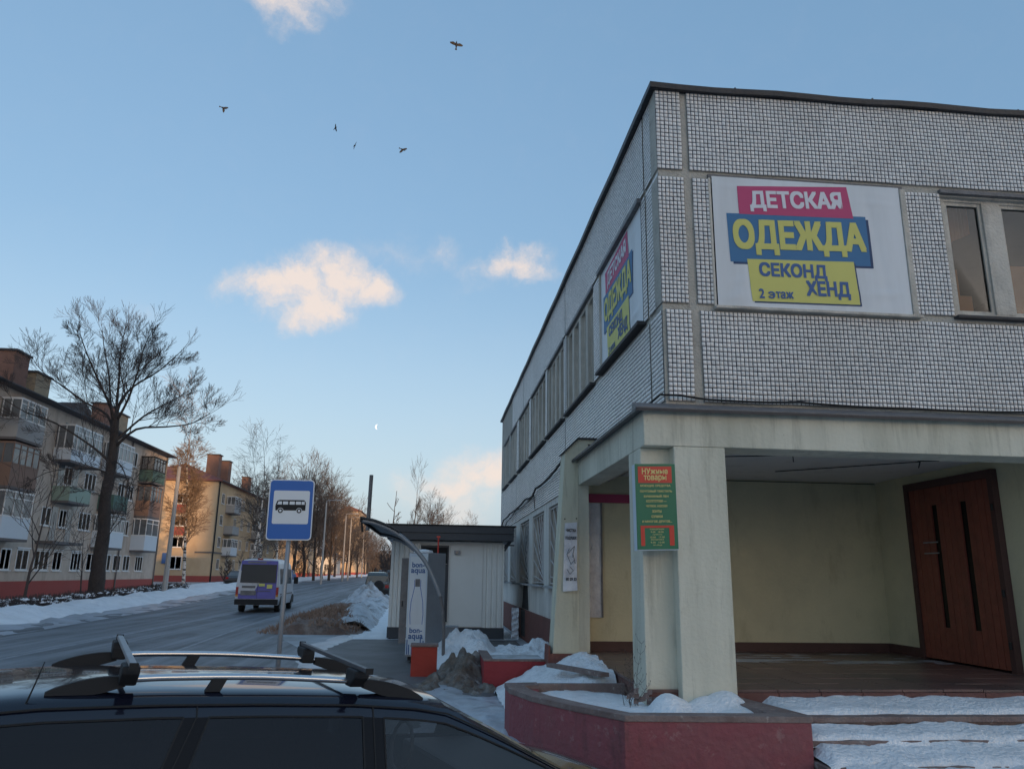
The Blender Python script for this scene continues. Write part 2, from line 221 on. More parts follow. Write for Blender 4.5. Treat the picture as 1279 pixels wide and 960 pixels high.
# ------------------------------------------------------------------ mesh helpers
class MB:
    def __init__(s): s.v = []; s.f = []; s.m = []
    def add(s, vs, fs, mi=0):
        o = len(s.v); s.v += [tuple(v) for v in vs]; s.f += [tuple(i+o for i in f) for f in fs]; s.m += [mi]*len(fs); return s
    def box(s, x0, x1, y0, y1, z0, z1, mi=0):
        return s.add([(x0, y0, z0), (x1, y0, z0), (x1, y1, z0), (x0, y1, z0), (x0, y0, z1), (x1, y0, z1), (x1, y1, z1), (x0, y1, z1)],
                     [(0, 3, 2, 1), (4, 5, 6, 7), (0, 1, 5, 4), (1, 2, 6, 5), (2, 3, 7, 6), (3, 0, 4, 7)], mi)
    def prism(s, pts, a, b, axis='z', mi=0):
        n = len(pts)
        def P(u, v, w): return {'z': (u, v, w), 'x': (w, u, v), 'y': (u, w, v)}[axis]
        vs = [P(u, v, a) for u, v in pts]+[P(u, v, b) for u, v in pts]
        return s.add(vs, [tuple(range(n))[::-1], tuple(range(n, 2*n))]+[(i, (i+1) % n, n+(i+1) % n, n+i) for i in range(n)], mi)
    def tube(s, pts, rad, n=6, mi=0, cap=True):
        pts = [Vector(p) for p in pts]; k = len(pts)
        if isinstance(rad, (int, float)): rad = [rad]*k
        o = len(s.v); prev = None
        for i, p in enumerate(pts):
            d = (pts[min(i+1, k-1)]-pts[max(i-1, 0)]).normalized()
            if prev is None: a = d.orthogonal().normalized()
            else:
                a = prev-d*prev.dot(d); a = a.normalized() if a.length > 1e-5 else d.orthogonal().normalized()
            prev = a; b = d.cross(a)
            for j in range(n):
                t = 2*math.pi*j/n; q = p+(a*math.cos(t)+b*math.sin(t))*rad[i]; s.v.append((q.x, q.y, q.z))
        for i in range(k-1):
            for j in range(n):
                j2 = (j+1) % n; s.f.append((o+i*n+j, o+i*n+j2, o+(i+1)*n+j2, o+(i+1)*n+j)); s.m.append(mi)
        if cap:
            s.f.append(tuple(o+j for j in range(n))[::-1]); s.f.append(tuple(o+(k-1)*n+j for j in range(n))); s.m += [mi, mi]
        return s
    def bar(s, a, b, w, h, up=(0, 0, 1), mi=0):
        a = Vector(a); b = Vector(b); d = (b-a).normalized(); u = Vector(up); sd_ = d.cross(u).normalized(); u = sd_.cross(d).normalized()
        vs = [p+sd_*i*w/2+u*j*h/2 for p in (a, b) for i, j in ((-1, -1), (1, -1), (1, 1), (-1, 1))]
        return s.add(vs, [(0, 1, 2, 3), (7, 6, 5, 4), (0, 4, 5, 1), (1, 5, 6, 2), (2, 6, 7, 3), (3, 7, 4, 0)], mi)
    def lathe(s, c, prof, n=16, axis=(0, 0, 1), mi=0):
        ax = Vector(axis).normalized(); a = ax.orthogonal().normalized(); b = ax.cross(a); c = Vector(c); o = len(s.v)
        for r, h in prof:
            for j in range(n):
                t = 2*math.pi*j/n; q = c+ax*h+(a*math.cos(t)+b*math.sin(t))*r; s.v.append(tuple(q))
        for i in range(len(prof)-1):
            for j in range(n):
                j2 = (j+1) % n; s.f.append((o+i*n+j, o+i*n+j2, o+(i+1)*n+j2, o+(i+1)*n+j)); s.m.append(mi)
        s.f.append(tuple(o+j for j in range(n))[::-1]); s.f.append(tuple(o+(len(prof)-1)*n+j for j in range(n))); s.m += [mi, mi]
        return s
    def build(s, name, mats, parent=None, smooth=False, bevel=0, loc=None, kind=None, fix=True):
        me = bpy.data.meshes.new(name); me.from_pydata(s.v, [], s.f)
        mats = mats if isinstance(mats, (list, tuple)) else [mats]
        for m in mats: me.materials.append(M[m] if isinstance(m, str) else m)
        if len(mats) > 1: me.polygons.foreach_set('material_index', s.m)
        if fix and len(s.f) < 60000:
            bm = bmesh.new(); bm.from_mesh(me); bmesh.ops.recalc_face_normals(bm, faces=bm.faces)
            if bevel:
                bmesh.ops.bevel(bm, geom=[e for e in bm.edges if len(e.link_faces) == 2 and e.calc_face_angle(0) > .6], offset=bevel, segments=2, affect='EDGES', profile=.6)
            bm.to_mesh(me); bm.free()
        if smooth: me.polygons.foreach_set('use_smooth', [True]*len(me.polygons))
        me.update(); o = bpy.data.objects.new(name, me); COL.objects.link(o)
        if parent is not None: o.parent = parent
        if loc is not None: o.location = loc
        if kind: o['kind'] = kind
        return o
def tag(o, label=None, cat=None, group=None, kind=None):
    if label: o['label'] = label
    if cat: o['category'] = cat
    if group: o['group'] = group
    if kind: o['kind'] = kind
    return o
def empty(name, loc, label, cat, group=None, rz=0, mw=None):
    o = bpy.data.objects.new(name, None); COL.objects.link(o); o.empty_display_size = .3
    if mw is not None: o.matrix_world = mw
    else: o.location = loc; o.rotation_euler.z = rz
    return tag(o, label, cat, group)
def kids(o): return [c for c in bpy.data.objects if c.parent == o]
def copy_tree(o, parent=None, ch=None):
    c = o.copy(); COL.objects.link(c)
    if parent is not None: c.parent = parent
    for k in kids(o) if ch is None else ch: copy_tree(k, c)
    return c
def shared(name, me, parent, loc, rz=0, scale=None):
    o = bpy.data.objects.new(name, me); COL.objects.link(o); o.parent = parent; o.location = loc; o.rotation_euler.z = rz
    if scale: o.scale = scale
    return o
def text_mesh(body, size, bold=0., extrude=.002, width=None, shear=0, sx=1.0, align='CENTER', space=1.0):
    """lettering as (verts, faces) in its own plane, centred"""
    cu = bpy.data.curves.new('t', 'FONT'); cu.body = body; cu.size = size; cu.offset = bold; cu.extrude = extrude; cu.align_x = align; cu.shear = shear; cu.space_line = space; cu.resolution_u = 3
    ob = bpy.data.objects.new('t', cu); COL.objects.link(ob)
    me = bpy.data.meshes.new_from_object(ob.evaluated_get(bpy.context.evaluated_depsgraph_get()))
    vs = [Vector(v.co) for v in me.vertices]; fs = [tuple(p.vertices) for p in me.polygons]
    bpy.data.objects.remove(ob); bpy.data.curves.remove(cu); bpy.data.meshes.remove(me)
    x0 = min(v.x for v in vs); x1 = max(v.x for v in vs); y0 = min(v.y for v in vs); y1 = max(v.y for v in vs)
    k = width/(x1-x0) if width else sx
    cx = (x0+x1)/2 if align == 'CENTER' else x0
    return [((v.x-cx)*k, v.y-(y0+y1)/2, v.z) for v in vs], fs
def put_text(name, parent, mname, body, size, org, ux, uy, width=None, height=None, bold=.0, rot=0, extrude=.0015, warp=None):
    """lettering laid on a plane: org = centre, ux/uy = unit vectors of the plane; bold strokes by laying the print several times, a hair apart"""
    vs, fs = text_mesh(body, size, 0, 0, None)
    xs = [v[0] for v in vs]; ys = [v[1] for v in vs]; w = max(xs)-min(xs); h = max(ys)-min(ys)
    kx = (width-2*bold)/w if width else 1; ky = (height-2*bold)/h if height else 1
    org = Vector(org); ux = Vector(ux); uy = Vector(uy); un = ux.cross(uy); c, s_ = math.cos(rot), math.sin(rot); mb = MB()
    for k, (dx, dy) in enumerate(((0, 0), (1, 1), (1, -1), (-1, 1), (-1, -1), (0, 1), (0, -1), (1, 0), (-1, 0)) if bold else ((0, 0),)):
        mb.add([org+ux*((v[0]*kx+dx*bold*(1-.04*k))*c-(v[1]*ky+dy*bold*(1-.04*k))*s_)+uy*((v[0]*kx+dx*bold*(1-.04*k))*s_+(v[1]*ky+dy*bold*(1-.04*k))*c)+un*(.0006+k*.0003) for v in vs], fs)
    if warp: mb.v = [tuple(warp(Vector(p))) for p in mb.v]
    return mb.build(name, mname, parent, fix=False)
# ------------------------------------------------------------------ ground
YS = [-3000, -600, -250, -120, -60, -30, -12, 0, 4, 6.5, 9, 12, 16, 20, 24, 28, 32, 36, 40, 46, 52, 60, 70, 80, 90, 100, 120, 140, 160, 200, 260, 340, 450, 600, 900, 1500, 3000]
def gz(y):
    K = [(-3000, -.16), (4, -.16), (9, 0), (40, 0), (100, .6), (160, .9), (400, 1.4), (3000, 1.4)]
    for (a, za), (b, zb) in zip(K, K[1:]):
        if y <= b: return za+(zb-za)*(y-a)/(b-a)
    return 1.4
def sheet(name, edges, mname, dz, ny=None, kind='structure'):
    """edges: function y -> list of x; quads follow the fall of the ground"""
    mb = MB(); ys = [y for y in YS if ny is None or ny[0] <= y <= ny[1]]
    if ny: ys = sorted(set(ys+[ny[0], ny[1]]))
    rows = []
    for y in ys:
        xs = edges(y); rows.append([len(mb.v)+i for i in range(len(xs))]); mb.v += [(x, y, gz(y)+dz) for x in xs]
    for a, b in zip(rows, rows[1:]):
        for i in range(len(a)-1): mb.f.append((a[i], a[i+1], b[i+1], b[i])); mb.m.append(0)
    o = mb.build(name, mname); o['kind'] = kind; return o
def interp(y, K):
    if y <= K[0][0]: return K[0][1]
    for (a, za), (b, zb) in zip(K, K[1:]):
        if y <= b: return za+(zb-za)*(y-a)/(b-a)
    return K[-1][1]
LEFT = [(0, -13.2), (26, -13.4), (65, -16.4), (97, -17.4), (200, -17.6), (3000, -17.6)]
RIGHT = [(-200, -2.2), (10, -2.2), (17, -2.6), (21, -3.2), (24, -4.4), (28, -5.2), (60, -5.9), (200, -6.5), (3000, -6.5)]
sheet('ground', lambda y: [-3000, -400, -60, -20, 0, 20, 60, 400, 3000], 'ground', 0)
sheet('road', lambda y: [interp(y, LEFT), -9, interp(y, RIGHT)], 'asphalt', .006)
sheet('pavement', lambda y: [interp(y, [(8, -2.2), (17, -2.55), (21, -2.6), (25, -2.2), (60, -2.2)]), 2.45], 'path', .012, (7.5, 23.3))
sheet('pavement_snow', lambda y: [interp(y, [(23.3, -2.4), (60, -3.2), (90, -3.4)]), -1.0, 2.6], 'snow', .016, (23.3, 90))
sheet('centre_marking', lambda y: [-8.92, -8.80], 'line', .010, (6, 200))
sheet('lane_marking', lambda y: [interp(y, [(10, -5.5), (30, -6.5), (60, -6.9)]), interp(y, [(10, -5.5), (30, -6.5), (60, -6.9)])+.1], 'line', .010, (15, 60))
from mathutils import noise as mn
def fbm(x, y, s, o=4, seed=0): return mn.fractal(Vector((x*s+seed, y*s-seed, seed*.7)), 1.0, 2.0, o)
def heap(name, x0, x1, y0, y1, nx, ny, hf, mname, label=None, cat=None, kind='stuff', base=None):
    """a snow or dirt surface: hf(x, y) gives height over the ground"""
    mb = MB()
    for j in range(ny+1):
        for i in range(nx+1):
            x = x0+(x1-x0)*i/nx; y = y0+(y1-y0)*j/ny
            mb.v.append((x, y, (gz(y) if base is None else base)+hf(x, y)))
    for j in range(ny):
        for i in range(nx):
            a = j*(nx+1)+i; mb.f.append((a, a+1, a+nx+2, a+nx+1)); mb.m.append(0)
    o = mb.build(name, mname, smooth=True); o['kind'] = kind
    return o
def bump(x, y, cx, cy, rx, ry): return max(0, 1-((x-cx)/rx)**2-((y-cy)/ry)**2)
# left snow bank along the road, following its bending edge
mb = MB(); ys = [6+i*.6 for i in range(90)]+[60+i*1.6 for i in range(60)]+[156+i*8 for i in range(30)]; prof = [-.1, .3, .7, 1.1, 1.6, 2.2, 2.8, 3.4, 4.2, 5.4, 7]
for y in ys:
    xl = interp(y, LEFT)
    for k in prof:
        h = .42*math.exp(-((k-1.7)/.95)**2)*(.75+.5*fbm(k, y, .5, 4, 3)) + .10*(k > .2) + .12*fbm(xl-k, y, 1.3, 4, 1)*(k > .2)+.05*fbm(k, y, 4, 2, 5)
        mb.v.append((xl-k+.12*fbm(y, k, .8, 3, 2), y, gz(y)+max(-.02, h) if k > -.05 else gz(y)-.02))
n_ = len(prof)
for j in range(len(ys)-1):
    for i in range(n_-1): a = j*n_+i; mb.f.append((a, a+1, a+n_+1, a+n_)); mb.m.append(0)
mb.build('snow_bank', 'snow', smooth=True, kind='stuff')
# slush ridge at its foot
mb = MB(); prof2 = [-1.5, -1.2, -.9, -.6, -.3, 0, .3]
for y in ys[:150]:
    xl = interp(y, LEFT)
    for k in prof2: mb.v.append((xl-k, y, gz(y)+.012+max(-.03, .10*fbm(k*1.5, y, .9, 4, 9)+.05*(k > -.5))*(k > -1.4)*(k < .25)))
n_ = len(prof2)
for j in range(149):
    for i in range(n_-1): a = j*n_+i; mb.f.append((a, a+1, a+n_+1, a+n_)); mb.m.append(0)
mb.build('slush', 'ice', smooth=True, kind='stuff')
# verge island with brown grass and dug up soil, snow heaped on its far side
heap('soil_mound', -5.6, -1.9, 24.6, 48, 60, 190, lambda x, y: -.05+max(0, 1-((x+3.7-(y-30)*-.05)/1.5)**4)*(.08+.36*max(0, bump(x, y, -3.6, 29, 2.4, 7))+.14*fbm(x, y, .9, 5, 4)+.08*fbm(x, y, 3, 3, 6)+.35*bump(x, y, -4.0, 37, 1.6, 5)) if y > 25 else -.05, 'soil')
heap('snow_heap', -4.1, -1.5, 26.5, 62, 36, 200, lambda x, y: -.06+max(0, 1-((x+2.75+(y-26)*.024)/.95)**2)*(.30+.35*fbm(x, y, .8, 5, 12)+.1*fbm(x, y, 3, 3, 2)+.25*bump(x, y, -3, 31, 2, 4)), 'dirty_snow')
heap('snow_heap', -5.5, -2.6, 46, 53, 24, 40, lambda x, y: -.05+1.1*bump(x, y, -4.0, 50, 1.4, 3.0)*(.85+.5*fbm(x, y, 1.2, 4, 4)), 'dirty_snow')
tf = MB(); g = random.Random(19)
for i in range(3600):
    x = g.uniform(-5.4, -2.2); y = g.uniform(24.9, 36); 
    if abs(x+3.8) > 1.55: continue
    z = gz(y)-.05+max(0, 1-((x+3.7-(y-30)*-.05)/1.5)**4)*(.08+.36*max(0, bump(x, y, -3.6, 29, 2.4, 7))+.14*fbm(x, y, .9, 5, 4)+.08*fbm(x, y, 3, 3, 6)+.35*bump(x, y, -4.0, 37, 1.6, 5))
    if fbm(x, y, .9, 3, 33) < -.1: continue
    h = g.uniform(.08, .24); a = g.uniform(0, 6.28); w = .02; l = g.uniform(.05, .2)
    tf.add([(x-w, y, z-.02), (x+w, y, z-.02), (x+l*math.cos(a), y+l*math.sin(a), z+h)], [(0, 1, 2)])
M['straw'] = mat('straw', (.26, .17, .125), .9, .4, 3); o = tf.build('dry_grass', 'straw', fix=False); o['kind'] = 'stuff'
# icy strip between the bus bay and the pavement
heap('ice_patch', -3.6, -1.4, 15, 24.6, 24, 60, lambda x, y: -.03+.06*max(0, 1-((x+2.55+.25*math.sin(y*.7)+(y-19)*.03)/.5)**2)*(1+fbm(x, y, 1.5, 3, 3)), 'ice')
heap('ice_patch', -1.6, .2, 11.5, 14.0, 20, 30, lambda x, y: -.03+.06*bump(x, y, -.7, 12.8, .9, 1.2)*(1+fbm(x, y, 1.5, 3, 3)), 'ice')
heap('trodden_snow', -.5, 2.5, 4.5, 14.2, 60, 150, lambda x, y: -.03+.07*max(0, 1-((x-.75)/1.1)**4)*(y < 14)+.05*fbm(x, y, 1.1, 4, 5)+.02*fbm(x, y, 5, 3, 5), 'ice')
heap('snow_heap', .12, 2.75, 15.2, 21.5, 90, 180, lambda x, y: -.08+.66*bump(x, y, .62, 17.4, .80, 1.6)*(.85+.4*fbm(x, y, 1.9, 5, 8))+.56*bump(x, y, 2.1, 17.2, 1.6, 2.2)*(.85+.35*fbm(x, y, 1.7, 5, 2))+.03*fbm(x, y, 9, 4, 3)+.04*fbm(x, y, 4, 3, 8), 'snow')
heap('soil_mound', -.45, 1.45, 12.4, 16.8, 70, 130, lambda x, y: -.08+.50*bump(x, y, .80, 15.0, .8, 1.5)*(.6+.9*fbm(x, y, 2.0, 5, 6))+.24*bump(x, y, .45, 13.8, .9, 1.4)*(.6+1.0*fbm(x, y, 2.2, 5, 9))+.07*fbm(x, y, 6, 4, 8), 'soil_dark')
# ------------------------------------------------------------------ the tiled two-storey shop building
PT = .0565
XE, YE = 13.0, 32.8            # far ends of the two street faces
nrng = np.random.RandomState(3)
def tile_field(parent, org, ux, nn, W, H, seed=0, miss=.0):
    """tiles of one wall panel: each its own shallow slab, slightly out of true; org = lower left corner on the panel face"""
    org = np.array(org, float); ux = np.array(ux, float); nn = np.array(nn, float); uz = np.array((0, 0, 1.))
    nx = int(round(W/.0545)); nz_ = int(round(H/.0600)); px_ = W/nx; pz = H/nz_
    I, J = np.meshgrid(np.arange(nx), np.arange(nz_)); I = I.ravel(); J = J.ravel()
    keep = nrng.rand(len(I)) > miss; I = I[keep]; J = J[keep]; n = len(I); g = .0047
    jx = nrng.randn(n)*.0011+.002*np.sin(J*.23+seed*2); jz = nrng.randn(n)*.0011+.0035*np.sin(I*.11+seed)+.002*np.sin(I*.31+J*.2)
    x0 = I*px_+g+jx; x1 = (I+1)*px_-g+jx; z0 = J*pz+g+jz; z1 = (J+1)*pz-g+jz
    d = .0012+nrng.rand(n)*.0006; ta = nrng.randn(n)*.00022; tb = nrng.randn(n)*.00022
    def P(x, z, h): return org+x[:, None]*ux+z[:, None]*uz+h[:, None]*nn
    c = .0
    V = np.stack([P(x0, z0, d*0), P(x1, z0, d*0), P(x1, z1, d*0), P(x0, z1, d*0), P(x0+c, z0+c, d-ta-tb), P(x1-c, z0+c, d+ta-tb), P(x1-c, z1-c, d+ta+tb), P(x0+c, z1-c, d-ta+tb)], 1).reshape(-1, 3)
    F = np.array([(4, 5, 6, 7), (0, 1, 5, 4), (1, 2, 6, 5), (2, 3, 7, 6), (3, 0, 4, 7)])
    if np.dot(np.cross(ux, uz), nn) < 0: F = F[:, ::-1]
    F = (F[None]+(np.arange(n)*8)[:, None, None]).reshape(-1, 4)
    me = bpy.data.meshes.new('tiles'); me.vertices.add(len(V)); me.vertices.foreach_set('co', V.ravel())
    me.loops.add(len(F)*4); me.polygons.add(len(F)); me.polygons.foreach_set('loop_start', np.arange(len(F))*4); me.loops.foreach_set('vertex_index', F.ravel().astype(np.int32))
    me.update(calc_edges=True); me.materials.append(M['tile']); me.materials.append(M['grout']); me.polygons.foreach_set('material_index', np.tile(np.array([0, 1, 1, 1, 1] if abs(nn[1]) > .5 else [0, 1, 0, 1, 0], np.int32), n))
    o = bpy.data.objects.new('tiles', me); COL.objects.link(o); o.parent = parent; o['kind'] = 'stuff'; return o
B = empty('shop_building', (2.78, 9, 0), 'two storey shop building faced in small white tiles, with a recessed corner entrance porch', 'building')
BO = Vector((2.78, 9, 0))
def bpart(mb, name, m, parent=None, **k):
    o = mb.build(name, m, parent or B, **k)
    if parent is None: o.location = -BO
    return o
def panel_front(x0, x1, z0, z1, t=.3, tiles=True):
    mb = MB(); mb.box(x0, x1, 9.012, 9+t, z0, z1); p = bpart(mb, 'wall_panel', 'mortar')
    if tiles:
        mb = MB(); mb.box(x0+.002, x1-.002, 9.004, 9.0125, z0+.004, z1-.004); mb.build('grout', 'grout', p)
        tile_field(p, (x0, 9.004, z0), (1, 0, 0), (0, -1, 0), x1-x0, z1-z0, x0)
    return p
def panel_left(y0, y1, z0, z1, t=.3, tiles=True, x=2.78):
    mb = MB(); mb.box(x+.012, x+t, y0, y1, z0, z1); p = bpart(mb, 'wall_panel', 'mortar')
    if tiles:
        mb = MB(); mb.box(x+.004, x+.0125, y0+.004, y1-.004, z0+.004, z1-.004); mb.build('grout', 'grout', p)
        tile_field(p, (x+.004, y0, z0), (0, 1, 0), (-1, 0, 0), y1-y0, z1-z0, y0)
    return p
# mortar body behind the joints
mb = MB()
mb.box(2.795, XE, 9.03, 9.3, 7.02, 8.34); mb.box(2.795, XE, 9.03, 9.3, 3.62, 5.27); mb.box(2.795, 3.49, 9.03, 9.3, 5.27, 7.02); mb.box(6.22, 6.77, 9.03, 9.3, 5.27, 7.02); mb.box(9.55, XE, 9.03, 9.3, 5.27, 7.02)
mb.box(2.81, 3.08, 9.3, YE, 7.1, 8.34); mb.box(2.81, 3.08, 9.3, YE, 3.5, 5.25)
LW = [(9.88, 12.65), (13.28, 16.2), (16.62, 19.15), (19.55, 22.55), (23.1, 25.9), (26.7, 28.9), (29.6, 31.6)]
e0 = 9.3
for a, b in LW: mb.box(2.81, 3.08, e0, a, 5.25, 7.1); e0 = b
mb.box(2.81, 3.08, e0, YE, 5.25, 7.1); mb.box(2.79, XE, YE-.25, YE, 0, 8.34)
bpart(mb, 'joint_mortar', 'mortar')
# front tiled fields
for x0, x1 in ((2.78, 3.13), (3.22, 12.9)): panel_front(x0, x1, 7.15, 8.34)
panel_front(2.78, 3.14, 5.26, 7.04); panel_front(3.25, 3.49, 5.26, 7.04); panel_front(6.235, 6.765, 5.26, 7.04); panel_front(9.56, 12.9, 5.26, 7.04)
panel_front(2.83, 3.165, 3.97, 5.17); panel_front(3.28, 12.9, 3.97, 5.17)
# left tiled fields
for a, b in ((9.005, 9.64), (9.70, 16.37), (16.42, 24.6), (24.66, 28.3), (28.36, 32.75)): panel_left(a, b, 7.16, 8.34, tiles=a < 27)
for a, b in ((9.005, 9.60), (9.66, 9.87), (12.68, 13.26), (16.22, 16.37), (16.43, 16.6), (19.17, 19.53), (22.57, 23.08), (25.92, 26.68), (28.92, 29.58), (31.62, 32.75)): panel_left(a, b, 5.26, 7.09, tiles=a < 28)
for a, b in ((9.05, 9.56), (9.62, 16.37)): panel_left(a, b, 3.97, 5.17)
for a, b in ((16.43, 26.6), (26.66, 32.75)): panel_left(a, b, 3.62, 5.17, tiles=a < 30)
mb = MB(); mb.box(2.765, 3.3, 9.3, 16.3, 3.6, 3.62); bpart(mb, 'joint_mortar', 'mortar')
# roof edge flashing with little upstands, slightly wavy
mb = MB(); xs = [2.70+i*.45 for i in range(24)]
for a, b in zip(xs, xs[1:]):
    za = 8.40+.012*math.sin(a*3.1)+.01*math.sin(a*7); zb = 8.40+.012*math.sin(b*3.1)+.01*math.sin(b*7)
    mb.add([(a, 8.94, za-.065), (b, 8.94, zb-.065), (b, 8.93, zb+.01), (a, 8.93, za+.01), (a, 9.4, za-.07), (b, 9.4, zb-.07), (b, 9.4, zb+.015), (a, 9.4, za+.015)], [(0, 1, 2, 3), (3, 2, 6, 7), (0, 4, 5, 1), (4, 7, 6, 5), (0, 3, 7, 4), (1, 5, 6, 2)])
for x in (3.9, 5.9, 8.1): mb.box(x, x+.02, 8.95, 8.97, 8.40, 8.435)
bpart(mb, 'roof_flashing', 'flashing')
mb = MB(); ys_ = [8.96+i*.75 for i in range(33)]
for a, b in zip(ys_, ys_[1:]):
    za = 8.40+.014*math.sin(a*2.1); zb = 8.40+.014*math.sin(b*2.1)
    mb.add([(2.71, a, za-.06), (2.71, b, zb-.06), (2.70, b, zb+.01), (2.70, a, za+.01), (3.1, a, za-.07), (3.1, b, zb-.07), (3.1, b, zb+.015), (3.1, a, za+.015)], [(0, 1, 2, 3), (3, 2, 6, 7), (0, 4, 5, 1), (4, 7, 6, 5), (0, 3, 7, 4), (1, 5, 6, 2)])
for y in (12.1, 20.4): mb.box(2.72, 2.74, y, y+.03, 8.40, 8.44)
bpart(mb, 'roof_flashing', 'flashing')
mb = MB(); mb.box(2.9, XE, 9.2, YE, 8.30, 8.33); bpart(mb, 'roof', 'roof_dark')
mb = MB(); mb.box(3.1, XE, 9.35, YE, 3.65, 3.75); mb.box(7.0, 7.1, 9.35, YE-.3, 3.7, 8.2) if False else None; mb.box(6.0, 6.1, 14, YE-.3, 3.7, 8.2); mb.box(XE-.1, XE, 9, YE, 0, 8.3); bpart(mb, 'floor_slab', 'room')
# ---- windows of the upper floor, front
def win_front(x0, x1, z0, z1, panes, y=9.12, post=.27):
    mb = MB(); w = .07
    mb.box(x0, x1, y-.03, y+.06, z1-w, z1); mb.box(x0, x1, y-.03, y+.06, z0, z0+w)
    edges = [x0]+[p for ab in panes for p in ab]+[x1]
    for a, b in zip(edges[::2], edges[1::2]): mb.box(a, b, y-.025-.01*(b-a > .2), y+.06, z0+w, z1-w)
    f = bpart(mb, 'window', 'wood_old', bevel=.006)
    for a, b in panes:
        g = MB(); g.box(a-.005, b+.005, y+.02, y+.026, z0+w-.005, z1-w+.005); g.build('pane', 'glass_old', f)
        g = MB(); s = .045
        g.box(a, a+s, y-.005, y+.018, z0+w, z1-w); g.box(b-s, b, y-.005, y+.018, z0+w, z1-w); g.box(a+s, b-s, y-.005, y+.018, z0+w, z0+w+s); g.box(a+s, b-s, y-.005, y+.018, z1-w-s, z1-w); g.build('sash', 'wood_old', f)
    return f
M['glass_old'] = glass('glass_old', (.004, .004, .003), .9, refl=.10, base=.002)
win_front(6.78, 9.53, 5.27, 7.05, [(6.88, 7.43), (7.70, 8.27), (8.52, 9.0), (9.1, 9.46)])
mb = MB(); mb.box(6.76, 9.56, 8.93, 9.12, 5.225, 5.262); bpart(mb, 'window_sill', 'wood_sill', bevel=.005)
mb = MB(); mb.box(6.76, 9.56, 8.97, 9.1, 7.045, 7.10); bpart(mb, 'lintel', 'lead')
# orange sheets behind the panes: reflection of a sunlit building put into their colour
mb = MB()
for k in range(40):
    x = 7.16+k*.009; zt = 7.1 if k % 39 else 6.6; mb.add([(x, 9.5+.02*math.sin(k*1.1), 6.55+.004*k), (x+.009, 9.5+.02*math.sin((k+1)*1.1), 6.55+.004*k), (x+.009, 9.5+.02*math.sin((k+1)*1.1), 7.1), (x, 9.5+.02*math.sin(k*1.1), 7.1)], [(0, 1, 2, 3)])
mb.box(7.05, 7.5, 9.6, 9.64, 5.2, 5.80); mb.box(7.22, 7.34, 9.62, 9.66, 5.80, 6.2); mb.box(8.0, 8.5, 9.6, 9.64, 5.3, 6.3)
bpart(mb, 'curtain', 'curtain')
# ---- windows of the upper floor, street side
for k, (a, b) in enumerate(LW):
    if k == 0: continue
    mb = MB(); x = 2.83; z0, z1 = 5.28, 7.08; w = .08
    mb.box(x, x+.2, a, b, z1-w, z1); mb.box(x, x+.2, a, b, z0, z0+w); L_ = (b-a)
    cuts = [(a, a+.14), (a+L_*.225, a+L_*.225+.20), (a+L_*.475, a+L_*.475+.20), (a+L_*.735, a+L_*.735+.20), (b-.14, b)]
    for c0, c1 in cuts: mb.box(x-.02, x+.2, c0, c1, z0+w, z1-w)
    f = bpart(mb, 'window', 'wood_old')
    for (q0, c0), (c1, q1) in zip(cuts, cuts[1:]):
        g = MB(); g.box(x+.16, x+.166, c0-.004, c1+.004, z0+w, z1-w); g.build('pane', 'glass', f)
        g = MB(); g.box(x+.06, x+.16, c0, c0+.06, z0+w, z1-w); g.box(x+.06, x+.16, c1-.06, c1, z0+w, z1-w); g.build('sash', 'wood_old', f)
    mb = MB(); mb.box(2.70, 2.9, a-.03, b+.03, 5.22, 5.262); bpart(mb, 'window_sill', 'wood_sill')
    mb = MB(); mb.box(2.76, 2.86, a-.03, b+.03, 7.08, 7.15); bpart(mb, 'lintel', 'lead')
mb = MB()   # curtains behind the street side
for a, b in LW[1:]:
    mb.box(3.3, 3.31, a+.1, a+.6, 5.3, 7.0); mb.box(3.32, 3.33, b-.7, b-.1, 5.3, 7.0)
bpart(mb, 'curtain', 'bal_white')
# ---- ground floor street side: plaster piers, recessed windows with sun-ray grilles
GW = [(16.75, 18.95), (19.8, 22.15), (22.95, 25.4), (26.6, 28.6), (29.4, 31.4)]
mb = MB(); e0 = 13.63
mb.box(2.80, 3.1, e0, YE-.26, .86, 1.62)
for a, b in GW: mb.box(2.80, 3.1, e0, a, 1.62, 3.48); e0 = b
mb.box(2.80, 3.1, e0, YE-.26, 1.62, 3.48); mb.box(2.80, 3.1, 13.63, YE-.26, 3.48, 3.615)
bpart(mb, 'street_wall', 'plaster_white')
mb = MB(); mb.box(2.74, 3.1, 13.63, YE-.1, -.3, .86); bpart(mb, 'plinth', 'plinth_red')
mb = MB(); mb.box(2.737, 2.739, 23.3, 24.3, .1, .85); mb.prism([(22.9, .87), (24.6, .87), (24.2, 1.63), (23.2, 1.63)], 2.7965, 2.7995, 'x'); bpart(mb, 'soot_stain', 'soot')
